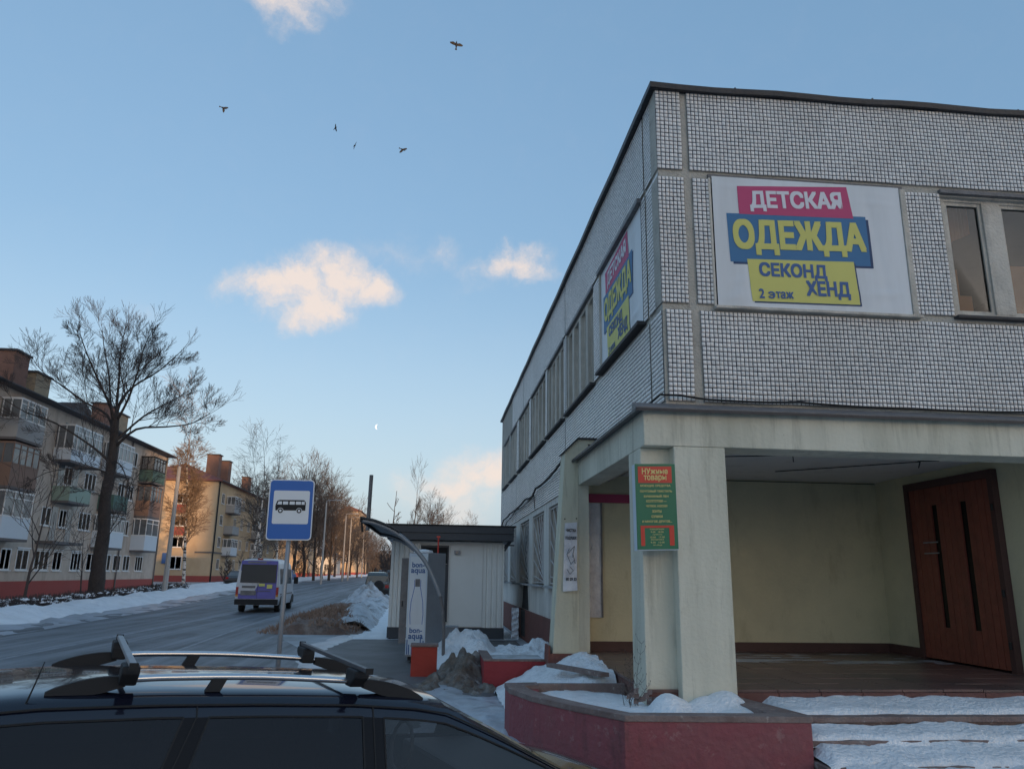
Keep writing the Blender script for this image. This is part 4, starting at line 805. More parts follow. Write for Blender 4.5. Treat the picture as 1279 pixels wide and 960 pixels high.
mb = MB(); mb.box(-.36, .44, KY+.02, KY+.05, 2.15, 2.62); kp(mb, 'service_window', 'black')
mb = MB(); mb.box(-.38, .46, KY-.02, KY+.04, 2.62, 2.68); mb.box(-.38, -.34, KY-.02, KY+.04, .5, 2.62); mb.box(.42, .46, KY-.02, KY+.04, .5, 2.62); kp(mb, 'window_frame', 'graphite')
mb = MB(); mb.box(-.34, .42, KY+.01, KY+.05, zb, 2.14); kp(mb, 'counter_panel', 'graphite')
mb = MB(); mb.box(x0-.02, x0+.9, KY-.01, KY+3.2, -.02+.06, zb); mb.box(.35, x1+.02, KY-.01, KY+3.2, .0, zb); kp(mb, 'base', 'graphite')
mb = MB()
for x in (x0+.02, x0+.75): mb.box(x, x+.06, KY+.03, KY+.09, 0, .06)
kp(mb, 'foot', 'black')
mb = MB(); mb.box(-1.36, 2.36, KY-.45, KY+3.5, 2.82, 3.24); rf = kp(mb, 'roof', 'graphite', bevel=.01)
mb = MB(); mb.box(-1.37, 2.37, KY-.462, KY-.45, 3.02, 3.035); mb.box(-1.40, 2.42, KY-.49, KY+3.5, 3.24, 3.27); mb.build('roof_trim', 'black', rf)
mb = MB(); mb.box(2.12, 2.42, KY+.0, KY+.05, 2.70, 2.74); mb.bar((2.4, KY, 3.0), (2.13, KY, 2.55), .04, .05); mb.bar((2.30, KY-.2, 2.86), (2.14, KY, 2.62), .03, .1); kp(mb, 'bracket', 'graphite')
mb = MB(); mb.bar((2.18, KY-.3, 2.88), (2.36, KY-.3, 3.0), .03, .03); kp(mb, 'trim_strip', 'white_metal')
mb = MB(); mb.box(.62, .80, KY-.06, KY+.01, 2.42, 2.54); o = kp(mb, 'security_light', 'galv', bevel=.01)
mb = MB(); mb.lathe((.70, KY-.07, 2.48), [(.04, 0), (.045, .02)], 10, (0, -1, 0)); mb.build('lamp_glass', 'glass_far', o)
# bus shelter: curved canopy held by bent tubes
SH = empty('bus_shelter', (-.9, 22.0, 0), 'dark bus shelter with curved canopy and bent steel legs before the kiosk', 'shelter')
SL = Vector((-.9, 22.0, 0))
arch = [(-1.53, 2.92), (-1.29, 2.88), (-1.05, 2.80), (-.83, 2.70), (-.62, 2.56), (-.41, 2.38), (-.22, 2.17), (-.08, 1.96), (.02, 1.76), (.11, 1.57), (.18, 1.39)]
def smooth_path(P_, n=4):
    out_ = []
    for i in range(len(P_)-1):
        p0 = P_[max(0, i-1)]; p1 = P_[i]; p2 = P_[i+1]; p3 = P_[min(len(P_)-1, i+2)]
        for k in range(n):
            t = k/n; out_.append(tuple(.5*((2*b)+(-a+c)*t+(2*a-5*b+4*c-d)*t*t+(-a+3*b-3*c+d)*t**3) for a, b, c, d in zip(p0, p1, p2, p3)))
    return out_+[P_[-1]]
sp_ = smooth_path(arch)
for y in (16.6, 22.6):
    mb = MB(); mb.tube([(x, y, z) for x, z in sp_], .045, 8); 
    o = mb.build('arch_tube', 'galv', SH, smooth=True); o.location = -SL
mb = MB(); mb.tube([(.175, 16.6, 1.41), (.24, 16.6, 1.1), (.27, 16.6, .7), (.28, 16.6, 0)], .035, 8); o = mb.build('leg', 'lead', SH); o.location = -SL
mb = MB(); mb.tube([(.175, 22.6, 1.41), (.24, 22.6, 1.1), (.27, 22.6, .7), (.28, 22.6, 0)], .035, 8); o = mb.build('leg', 'lead', SH); o.location = -SL
mb = MB(); k = [(x, z+.05) for x, z in sp_ if x < -.7]; n = len(k); vs = []
for y in (16.5, 23.0):
    for dz in (0, .03): vs += [(x, y, z+dz) for x, z in k]
mb.add(vs, [(i, i+1, 2*n+i+1, 2*n+i) for i in range(n-1)]+[(n+i, 3*n+i, 3*n+i+1, n+i+1) for i in range(n-1)]+[(i, n+i, n+i+1, i+1) for i in range(n-1)]+[(2*n+i, 2*n+i+1, 3*n+i+1, 3*n+i) for i in range(n-1)])
o = mb.build('canopy', 'graphite', SH); o.location = -SL
mb = MB(); mb.box(-1.56, -1.53, 16.5, 23.0, 2.90, 3.0); mb.bar((-1.53, 16.6, 2.9), (-1.50, 16.6, 2.68), .03, .04); o = mb.build('gutter', 'black', SH); o.location = -SL
pb = at(459.5, 656, Y=19.5)-SL; pt_ = at(464, 593, Y=19.5)-SL; mb = MB(); mb.tube([pb-Vector((0, 0, .12)), pt_], .048, 10); mb.build('vent_pipe', 'lead', SH)
# drinks fridge
FR = empty('drinks_fridge', (-.52, 17.3, .06), 'tall grey drinks fridge with a water bottle printed on its door under the bus shelter', 'fridge')
mb = MB(); mb.prism([(0, 0), (.42, 0), (.80, .38), (.80, .75), (0, .75)], .08, 2.24); mb.build('cabinet', 'galv', FR, bevel=.01)
mb = MB(); mb.box(.0, .41, -.035, -.003, .12, 2.22); fd = mb.build('door', 'bal_white', FR, bevel=.006)
mb = MB(); mb.box(-.16, -.01, .02, .06, .35, 2.12); mb.build('side_flap', 'lead', FR)
mb = MB(); mb.box(-.12, -.10, -.0, .02, 1.10, 1.22); mb.build('flap_handle', 'black', FR)
mb = MB(); mb.box(.03, .38, -.039, -.036, .5, 2.15); mb.build('print', 'sign_white', fd)
for z in (1.98, .62):
    for k, t in enumerate(('bon-', 'aqua')): put_text('lettering', fd, 'navy', t, .17, (.205, -.041, z-k*.15), (1, 0, 0), (0, 0, 1), .31 if k else .27, .125 if k else .115, .004)
bp_ = [(.14, 1.66), (.27, 1.66), (.27, 1.50), (.33, 1.20), (.345, .95), (.33, .74)]
mb = MB()
for a, b in zip(bp_[1:], bp_[2:]): mb.bar((a[0], -.041, a[1]), (b[0], -.041, b[1]), .008, .012, up=(1, 0, 0)); mb.bar((.41-a[0], -.041, a[1]), (.41-b[0], -.041, b[1]), .008, .012, up=(1, 0, 0))
mb.build('bottle_outline', 'sign_blue', fd)
mb = MB(); mb.box(.155, .255, -.0405, -.0395, 1.52, 1.68); mb.build('bottle_cap', 'lead', fd)
mb = MB(); mb.prism([(.10, .74), (.31, .74), (.32, 1.1), (.26, 1.45), (.15, 1.45), (.09, 1.1)], -.0400, -.0392, 'y'); mb.build('bottle_print', 'banner', fd)
mb = MB(); 
for x, h in ((.02, .3), (.06, .2), (.12, .16), (.30, .34), (.36, .28)): mb.box(x, x+.022, -.0405, -.0395, .13, .13+h)
mb.build('print_streak', 'navy', fd)
mb = MB(); mb.lathe((.30, .3, 2.24), [(.22, 0), (.20, .05), (.05, .08)], 14); mb.build('snow_cap', 'snow', FR, smooth=True)
mb = MB(); mb.tube([(.62, .3, 2.24), (.62, .3, 2.60)], .016, 6); mb.box(.58, .66, .28, .32, 2.58, 2.62); mb.build('red_rod', 'red_sign', FR)
mb = MB(); mb.box(.05, .75, .05, .7, 0, .08); mb.build('foot', 'black', FR)
BX = empty('utility_box', (.3, 19.6, 0), 'low grey metal box half hidden behind the snow heap by the fridge', 'box')
mb = MB(); mb.box(-.05, .36, 0, .5, 0, .58); mb.build('box_body', 'galv', BX, bevel=.01); mb = MB(); mb.box(-.07, .38, -.02, .52, .58, .61); mb.build('lid', 'galv', BX)
BG = empty('snowy_sheet', (2.3, 22.8, 0), 'crumpled pale sheet leaning on the street wall between kiosk and building', 'sheet')
mb = MB()
for j in range(9):
    for i in range(5): mb.v.append((.1*i/4*2, .05*math.sin(i+j*2), j/8*.85+.1))
for j in range(8):
    for i in range(4): a = j*5+i; mb.f.append((a, a+1, a+6, a+5)); mb.m.append(0)
mb.build('sheet', 'paper', BG)
# ------------------------------------------------------------------ bus stop sign
BS = empty('bus_stop_sign', (-1.79, 9.9, 0), 'blue bus stop sign with a black bus on a white field on a grey pole', 'road sign')
ux = Vector((.995, .05, .012)).normalized(); uz = Vector((-.008, 0, 1)).normalized(); un = ux.cross(uz)
C0 = Vector((-.0, -.05, 2.60))
def rr(w, h, r, n=5):
    P_ = []
    for cx, cy, a0 in ((w/2-r, h/2-r, 0), (-w/2+r, h/2-r, 90), (-w/2+r, -h/2+r, 180), (w/2-r, -h/2+r, 270)):
        for k in range(n+1): a = R(a0+90*k/n); P_.append((cx+r*math.cos(a), cy+r*math.sin(a)))
    return P_
def plate(P_, d0, d1, name, m, par=None, c=(0, 0)):
    mb = MB(); n = len(P_); g = lambda p, d: C0+ux*(p[0]+c[0])+uz*(p[1]+c[1])+un*d
    mb.add([g(p, d0) for p in P_]+[g(p, d1) for p in P_], [tuple(range(n))[::-1], tuple(range(n, 2*n))]+[(i, (i+1) % n, n+(i+1) % n, n+i) for i in range(n)]); return mb.build(name, m, par or BS)
pl_ = plate(rr(.545, .745, .045), -.012, 0, 'plate', 'sign_white'); plate(rr(.520, .720, .038), 0, .002, 'blue_field', 'sign_blue', pl_); wf = plate(rr(.435, .41, .02), .002, .004, 'white_field', 'sign_white', pl_, (.005, .03))
bc = (.0, .035)
plate([(-.18, -.045), (.18, -.045), (.182, .055), (.16, .085), (-.13, .085), (-.165, .075), (-.185, .01)], .004, .0055, 'bus_symbol', 'black', pl_, bc)
for x in (-.095, -.015, .06): plate([(x, .028), (x+.062, .028), (x+.062, .066), (x, .066)], .0055, .0065, 'window_symbol', 'sign_white', pl_, bc)
plate([(-.165, .028), (-.108, .028), (-.108, .066), (-.150, .066)], .0055, .0065, 'window_symbol', 'sign_white', pl_, bc); plate([(.130, .028), (.168, .028), (.166, .066), (.130, .066)], .0055, .0065, 'window_symbol', 'sign_white', pl_, bc)
for x in (-.12, .105):
    plate([(x+.036*math.cos(t*.4488), -.048+.036*math.sin(t*.4488)) for t in range(14)], .0057, .007, 'wheel_symbol', 'sign_white', pl_, bc); plate([(x+.030*math.cos(t*.4488), -.048+.030*math.sin(t*.4488)) for t in range(14)], .007, .008, 'wheel_symbol', 'black', pl_, bc); plate([(x+.015*math.cos(t*.4488), -.048+.015*math.sin(t*.4488)) for t in range(14)], .008, .009, 'wheel_symbol', 'sign_white', pl_, bc)
mb = MB(); mb.tube([(-.005, 0, -.1), (0, 0, 2.9)], .028, 12); mb.build('pole', 'galv', BS, smooth=True)
for z in (2.4, 2.8):
    mb = MB(); mb.box(-.05, .05, -.045, .03, z, z+.03); mb.build('clamp', 'galv', BS)
# ------------------------------------------------------------------ the dark estate car in the foreground
az, pi_, rl = 1.166, .052, .019
h_ = Vector((math.sin(az)*math.cos(pi_), math.cos(az)*math.cos(pi_), -math.sin(pi_))); l_ = Vector((-math.cos(az), math.sin(az), 0)); u_ = h_.cross(l_)
l2 = l_*math.cos(rl)+u_*math.sin(rl); u2 = u_*math.cos(rl)-l_*math.sin(rl)
O_ = Vector((-1.806, 4.071, 1.278)); base = O_+l2*.525-u2*1.43       # on the ground under the rear rail ends, middle of the car
mw = Matrix(((h_.x, l2.x, u2.x, base.x), (h_.y, l2.y, u2.y, base.y), (h_.z, l2.z, u2.z, base.z), (0, 0, 0, 1)))
CAR = empty('estate_car', None, 'dark estate car with silver roof rails and two roof bars parked in the foreground', 'car', mw=mw)
ROOF = [(-.95, .94), (-.80, 1.22), (-.62, 1.355), (-.35, 1.395), (0, 1.425), (.5, 1.437), (1.0, 1.437), (1.5, 1.428), (1.85, 1.405), (2.05, 1.375), (2.35, 1.245), (2.65, 1.10), (2.95, .955), (3.0, .94), (3.5, .86), (3.85, .76), (3.98, .60)]
def roofz(x): return interp(x, ROOF)
def sec(x):
    """half section (y, z) from the roof middle outwards and down"""
    zr = roofz(x); hood = x > 2.98; g = max(0, min(1, (zr-.94)/.49))
    bw = .885*(1-.10*max(0, (x-3.1)/.9)**2)*(1-.10*max(0, (-.3-x)/.65)**2)
    yr = (.60*g+(.80)*(1-g)) * (bw/.885)
    if hood or g < .02: return [(0, zr+.02), (.3, zr+.018), (.55, zr+.005), (.70, zr-.02), (.78, zr-.05), (.82, zr-.09), (bw*.96, min(.86, zr-.12)), (bw, .70 if zr > .75 else zr-.2), (bw, .45), (bw*.97, .22)]
    top = zr-.085*g-.02; return [(0, zr+.020*g+.01), (.30, zr+.016*g+.008), (yr-.10, zr+.006), (yr-.03, zr-.010), (yr+.015, zr-.045*g-.01), (yr+.045, top), (bw*.955, .93), (bw, .83), (bw*1.0, .5), (bw*.97, .22)]
stn = [-.95, -.86, -.80, -.70, -.62, -.5, -.35, -.2, 0, .25, .52, .62, .64, .74, 1.0, 1.25, 1.50, 1.54, 1.62, 1.66, 1.78, 1.85, 2.05, 2.2, 2.35, 2.5, 2.65, 2.8, 2.95, 3.0, 3.2, 3.4, 3.6, 3.8, 3.9, 3.98]
WINS = [(-.35, .62), (.74, 1.54), (1.66, 2.65)]
rows = [sec(x) for x in stn]; ns = len(rows[0])
def skew(x): return -.17*max(0, 1-abs(x-.68)/.45)
def side_mesh(test, off=0., both=True):
    mb = MB()
    for sgn in (-1, 1):
        for i in range(len(stn)-1):
            for k in range(ns-1):
                xm = (stn[i]+stn[i+1])/2
                if test(xm, k, stn[i], stn[i+1]):
                    a, b, c, d = [(stn[i+q]+(skew(stn[i+q]) if k+p >= 6 else 0), rows[i+q][k+p][0]*sgn, rows[i+q][k+p][1]) for q, p in ((0, 0), (1, 0), (1, 1), (0, 1))]
                    mb.add([a, b, c, d], [(0, 1, 2, 3)])
    return mb
iswin = lambda xm, k: k == 5 and any(a < xm < b for a, b in WINS)
iswind = lambda xm, k: (2.06 < xm < 2.94 and k < 3)
isback = lambda xm, k: (-.94 < xm < -.63 and k < 3)
ispil = lambda xm, k: k == 5 and -.5 < xm < 2.95 and not iswin(xm, k)
mb = side_mesh(lambda xm, k, a, b: ispil(xm, k)); o = mb.build('pillar_trim', 'car_trim', CAR, smooth=True); o['kind'] = 'stuff'
mb = side_mesh(lambda xm, k, a, b: not (iswin(xm, k) or iswind(xm, k) or isback(xm, k) or ispil(xm, k))); bm_ = mb.build('body', 'car_paint', CAR, smooth=True)
bmx = bmesh.new(); bmx.from_mesh(bm_.data); bmesh.ops.remove_doubles(bmx, verts=bmx.verts, dist=.0008); bmesh.ops.recalc_face_normals(bmx, faces=bmx.faces)
bmx.to_mesh(bm_.data); bmx.free(); bm_.data.polygons.foreach_set('use_smooth', [True]*len(bm_.data.polygons))
sdf = bm_.modifiers.new('s', 'SUBSURF'); sdf.levels = sdf.render_levels = 1; sdf.boundary_smooth = 'PRESERVE_CORNERS'
mb = side_mesh(lambda xm, k, a, b: iswind(xm, k)); mb.build('windscreen', 'glass_clear', CAR, smooth=True)
mb = side_mesh(lambda xm, k, a, b: isback(xm, k)); mb.build('rear_window', 'glass_dark', CAR, smooth=True)
def yz_side(x, t):
    """a point of the side glass, t = 0 at its top, 1 at the belt line"""
    s = sec(x); a, b = s[5], s[6]; return a[0]*(1-t)+b[0]*t, a[1]*(1-t)+b[1]*t
def side_panel(x0, x1, t0, t1, sgn, off=0., n=8, cut=None):
    mb = MB(); P_ = []
    for i in range(n+1):
        x = x0+(x1-x0)*i/n
        for j in range(5):
            t = t0+(t1-t0)*j/4; y, z = yz_side(x, t); mb.v.append((x+skew(x)*t, sgn*(y+off), z))
    for i in range(n):
        for j in range(4): a = i*5+j; mb.f.append((a, a+1, a+6, a+5)); mb.m.append(0)
    return mb
for sgn in (-1, 1):
    for w, (a, b) in enumerate(WINS):
        gm = 'glass_clear' if w == 2 else 'glass_dark'
        o = side_panel(a-.0, b+.0, 0, 1, sgn, -.004).build('side_window', gm, CAR, smooth=True)
        f = MB()   # rubber surround
        for (p, q) in (((a, 0), (b, 0)), ((a, 1), (b, 1)), ((a, 0), (a, 1)), ((b, 0), (b, 1))):
            pts = [(p[0]+(q[0]-p[0])*i/8+skew(p[0]+(q[0]-p[0])*i/8)*(p[1]+(q[1]-p[1])*i/8), *[(sgn*yy, zz) for yy, zz in [yz_side(p[0]+(q[0]-p[0])*i/8, p[1]+(q[1]-p[1])*i/8)]][0]) for i in range(9)]; f.tube(pts, .006, 4)
        f.build('window_seal', 'rubber', o)
    # door gaps
    for xg in (.68, 1.60):
        g = MB(); P_ = []
        for x in (xg,):
            s = sec(x); pts = [(x, sgn*(s[4][0]+.001), s[4][1]), (x, sgn*(s[5][0]+.001), s[5][1]), (x+skew(x), sgn*(s[6][0]+.001), s[6][1]), (x+skew(x), sgn*(s[7][0]+.001), s[7][1]), (x+skew(x), sgn*(s[8][0]+.001), s[8][1])]; g.tube(pts, .005, 4)
        g.build('door_gap', 'rubber', CAR)
    g = MB(); pts = [(x, sgn*(sec(x)[4][0]+.004), sec(x)[4][1]+.004) for x in stn if -.62 <= x <= 2.9]; g.tube(pts, .006, 4); g.build('gutter', 'rubber', CAR)
    g = MB(); g.add([], []); g.box(1.9, 2.08, min(sgn*.90, sgn*1.05), max(sgn*.90, sgn*1.05), .90, 1.04); g.build('wing_mirror', 'car_paint', CAR, bevel=.02)
    # roof rail: silver bar on black end caps and a middle post
    y = sgn*.525; L1 = 1.93
    def rz(x): return roofz(x)+.004
    rail = MB(); pts = []
    for i in range(21):
        t = i/20; x = .30+t*(1.60-.30); pts.append((x, y, rz(x)+.055+.012*math.sin(math.pi*t)))
    rail.tube(pts, .017, 8); rl_ = rail.build('roof_rail', 'silver', CAR, smooth=True)
    for a, b, c in ((0, .34, 0), (1.93, 1.56, 1)):
        e = MB(); n = 10; vs = []
        for i in range(n+1):
            t = i/n; x = a+(b-a)*t; hh = .068*math.sin(min(1, t*1.15)*math.pi/2)**.8; lowz = rz(x)-.01+(.034*max(0, (t-.65)/.35) if t > .65 else 0)
            for dy, dz in ((-.022, 0), (.022, 0), (.018, 1), (-.018, 1)): vs.append((x, y+dy, lowz if dz == 0 else rz(x)+hh+.004))
        e.add(vs, [(i*4+j, i*4+(j+1) % 4, i*4+4+(j+1) % 4, i*4+4+j) for i in range(n) for j in range(4)]+[(0, 1, 2, 3), (n*4, n*4+3, n*4+2, n*4+1)]); e.build('rail_end', 'plastic', rl_, smooth=False)
    e = MB(); x = .76; e.add([(x-.045, y-.018, rz(x)-.005), (x+.03, y-.018, rz(x)-.005), (x+.06, y-.016, rz(x)+.06), (x-.01, y-.016, rz(x)+.06), (x-.045, y+.018, rz(x)-.005), (x+.03, y+.018, rz(x)-.005), (x+.06, y+.016, rz(x)+.06), (x-.01, y+.016, rz(x)+.06)], [(0, 1, 2, 3), (7, 6, 5, 4), (0, 4, 5, 1), (1, 5, 6, 2), (2, 6, 7, 3), (3, 7, 4, 0)]); e.build('rail_post', 'plastic', rl_)
# crossing roof bars with their feet
for xb, ex in ((.345, .157), (1.506, .157)):
    zb_ = 1.43+.152-(.012 if xb > 1 else 0)
    b_ = MB(); b_.bar((xb, -.525-.241, zb_), (xb, .525+ex, zb_), .032, .024); bo = b_.build('roof_bar', 'galv' if xb < 1 else 'graphite', CAR, bevel=.006)
    for yy in (-.525-.246, .525+ex): 
        e = MB(); e.bar((xb, yy-.006, zb_), (xb, yy+.006, zb_), .040, .032); e.build('end_cap', 'black', bo)
    for sgn in (-1, 1):
        y = sgn*.525; e = MB(); zr = roofz(xb); yo = sgn*.10
        e.prism([(y-.035+ (yo if sgn < 0 else 0), zb_-.012), (y+.035+(yo if sgn > 0 else 0), zb_-.012), (y+.045+(yo if sgn > 0 else 0)*.9, zb_-.05), (y+.04, zr+.035), (y-.04, zr+.035), (y-.045+(yo if sgn < 0 else 0)*.9, zb_-.05)], xb-.040, xb+.042, 'x'); e.build('bar_foot', 'plastic', bo, bevel=.012)
# rain cover strip, aerial, interior, wheels
e = MB(); e.tube([(-.07, -.585, 1.375), (-.045, -.58, 1.48), (-.025, -.575, 1.575)], [.0045, .0035, .002], 6); e.lathe((-.07, -.585, 1.37), [(.015, 0), (.010, .015)], 10); e.build('aerial', 'black', CAR)
for y in (-.38, .38):
    for x0 in (1.55, .65):
        e = MB(); e.box(x0-.02, x0+.10, y-.24, y+.24, .45, 1.08); e.box(x0+.0, x0+.09, y-.13, y+.13, 1.08, 1.30); e.box(x0+.1, x0+.58, y-.24, y+.24, .40, .55); e.build('seat', 'seat', CAR, bevel=.03)
e = MB(); e.box(2.35, 2.95, -.75, .75, .55, .93); e.build('dashboard', 'plastic', CAR, bevel=.03)
e = MB(); e.tube([(2.2+.02*math.sin(t*.5236), .38+.18*math.cos(t*.5236), .95+.16*math.sin(t*.5236)) for t in range(13)], .013, 6); e.build('steering_wheel', 'plastic', CAR)
e = MB(); e.box(-.85, 2.9, -.8, .8, .22, .26); e.build('floor', 'plastic', CAR)
for x, sgn in ((-.15, -1), (-.15, 1), (2.95, -1), (2.95, 1)):
    e = MB(); e.lathe((x, sgn*.70, .31), [(.20, 0), (.31, .01), (.315, .10), (.31, .19), (.20, .20)], 24, (0, sgn, 0)); w_ = e.build('wheel', 'rubber', CAR, smooth=True)
    e = MB(); e.lathe((x, sgn*.905, .31), [(.19, 0), (.16, .012), (.05, .004)], 16, (0, sgn, 0)); e.build('rim', 'silver', w_)
e = MB()
for sgn in (-1, 1): e.box(3.80, 3.93, min(sgn*.5, sgn*.76), max(sgn*.5, sgn*.76), .56, .68)
e.build('headlight', 'glass_far', CAR)
e = MB(); e.bar((2.86, -.55, .975), (2.70, .1, 1.085), .02, .012); e.bar((2.9, -.6, .95), (2.86, -.55, .975), .03, .02); e.build('wiper', 'black', CAR)
# ------------------------------------------------------------------ white and purple van
V = empty('passenger_van', (-8.05, 37.7, gz(37.7)+.006), 'white passenger van with purple tailgate driving away along the road', 'van', rz=R(1.5))
VS = [(0, .30), (0, .55), (.02, .9), (.03, 1.25), (.10, 1.9), (.16, 2.2), (.26, 2.36)]
def vsec(y, hw=.965, top=2.42):
    return [(-hw*.96, .34), (-hw, .55), (-hw, 1.2), (-hw*.955, 1.75), (-hw*.90, top-.22), (-hw*.80, top-.06), (-hw*.5, top), (0, top+.02), (hw*.5, top), (hw*.80, top-.06), (hw*.90, top-.22), (hw*.955, 1.75), (hw, 1.2), (hw, .55), (hw*.96, .34)]
def loft(st, n):
    mb = MB(); 
    for s in st: mb.v += s
    for i in range(len(st)-1):
        for j in range(n-1): a = i*n+j; mb.f.append((a, a+1, a+n+1, a+n)); mb.m.append(0)
    mb.f.append(tuple(range(n))); mb.f.append(tuple(range((len(st)-1)*n, len(st)*n))[::-1]); mb.m += [0, 0]; return mb
st_ = []
for y, sc, top in ((0, 1, 2.38), (.25, 1, 2.42), (1.5, 1, 2.44), (3.2, 1, 2.44), (3.9, .99, 2.36), (4.6, .97, 1.85), (5.0, .95, 1.40), (5.5, .90, 1.15), (5.65, .85, .8)):
    prf = vsec(y, .965*sc, top) if top > 2 else [(a, min(b, .34+(b-.34)*(top-.34)/2.08)) for a, b in vsec(y, .965*sc, 2.42)]
    st_.append([(a, y+(max(0, (b-1.2))*.10 if y == 0 else 0), b) for a, b in prf])
loft(st_, 15).build('body', 'van_white', V, smooth=False, bevel=.015)
def rear(u0, u1, v0, v1, d, name, m, par=None, t=.02):
    P_ = lambda u, v, e: (u, -e+max(0, v-1.2)*.10, v)
    mb = MB(); mb.add([P_(u, v, e) for e in (d, d-t) for u, v in ((u0, v0), (u1, v0), (u1*.985 if v1 > 1.4 else u1, v1), (u0*.985 if v1 > 1.4 else u0, v1))], [(0, 1, 2, 3), (7, 6, 5, 4), (0, 4, 5, 1), (1, 5, 6, 2), (2, 6, 7, 3), (3, 7, 4, 0)]); return mb.build(name, m, par or V)
tg = rear(-.84, .84, .62, 2.33, .015, 'tailgate', 'van_purple'); rear(-.80, .80, 1.34, 2.16, .03, 'rear_window', 'glass_van', tg)
rear(-.005, .005, .62, 1.34, .02, 'door_gap', 'black', tg); rear(-.74, -.05, .78, .98, .028, 'number_plate', 'lead', tg); rear(-.58, -.2, .82, .92, .031, 'plate_letters', 'black', tg) if False else None
rear(.05, .32, 1.18, 1.30, .02, 'print', 'yellow', tg); rear(.42, .66, 1.08, 1.26, .02, 'print', 'yellow', tg); rear(.0, .6, .96, .985, .02, 'print', 'lead', tg); rear(-.7, -.1, 1.1, 1.2, .02, 'print', 'lead', tg)
rear(-.55, .3, 2.22, 2.29, .02, 'print', 'lead', tg)
for s in (-1, 1):
    a, b = sorted((s*.845, s*.96)); rear(a, b, .80, 1.14, .02, 'tail_light', 'tail_red'); rear(a, b, .72, .80, .02, 'tail_light', 'tail_amber')
mb = MB(); mb.box(-.97, .97, -.10, .06, .36, .60); mb.build('bumper', 'plastic', V, bevel=.03)
mb = MB(); mb.box(-.12, .12, .08, .16, 2.38, 2.44); mb.build('brake_light', 'tail_red', V)
for y, sgn in ((.95, 1), (4.45, 1), (.95, -1), (4.45, -1)):
    mb = MB(); mb.lathe((sgn*.70, y, .335), [(.2, 0), (.33, .01), (.335, .12), (.33, .22), (.2, .23)], 20, (sgn, 0, 0)); w_ = mb.build('wheel', 'rubber', V, smooth=True)
    mb = MB(); mb.lathe((sgn*.935, y, .335), [(.2, 0), (.06, .01)], 12, (sgn, 0, 0)); mb.build('rim', 'lead', w_)
    mb = MB(); mb.prism([(y-.42, .33), (y+.42, .33), (y+.36, .62), (y+.2, .74), (y-.2, .74), (y-.36, .62)], sgn*.960, sgn*.972, 'x'); mb.build('wheel_arch', 'black', V)
for s in (-1, 1):
    for a, b in ((.35, 1.45), (1.55, 2.7), (2.8, 3.6)):
        mb = MB(); mb.add([(s*.972, a, 1.28), (s*.972, b, 1.28), (s*.928, b, 1.98), (s*.928, a, 1.98), (s*.955, a, 1.28), (s*.955, b, 1.28), (s*.91, b, 1.98), (s*.91, a, 1.98)], [(0, 1, 2, 3), (7, 6, 5, 4), (0, 4, 5, 1), (1, 5, 6, 2), (2, 6, 7, 3), (3, 7, 4, 0)]); mb.build('side_window', 'glass_far', V)
    mb = MB(); mb.box(min(s*.98, s*1.2), max(s*.98, s*1.2), 4.35, 4.45, 1.25, 1.6); mb.build('wing_mirror', 'black', V, bevel=.03)
    mb = MB(); mb.box(min(s*.965, s*.975), max(s*.965, s*.975), .5, 4.2, .78, .84); mb.build('side_strip', 'lead', V)
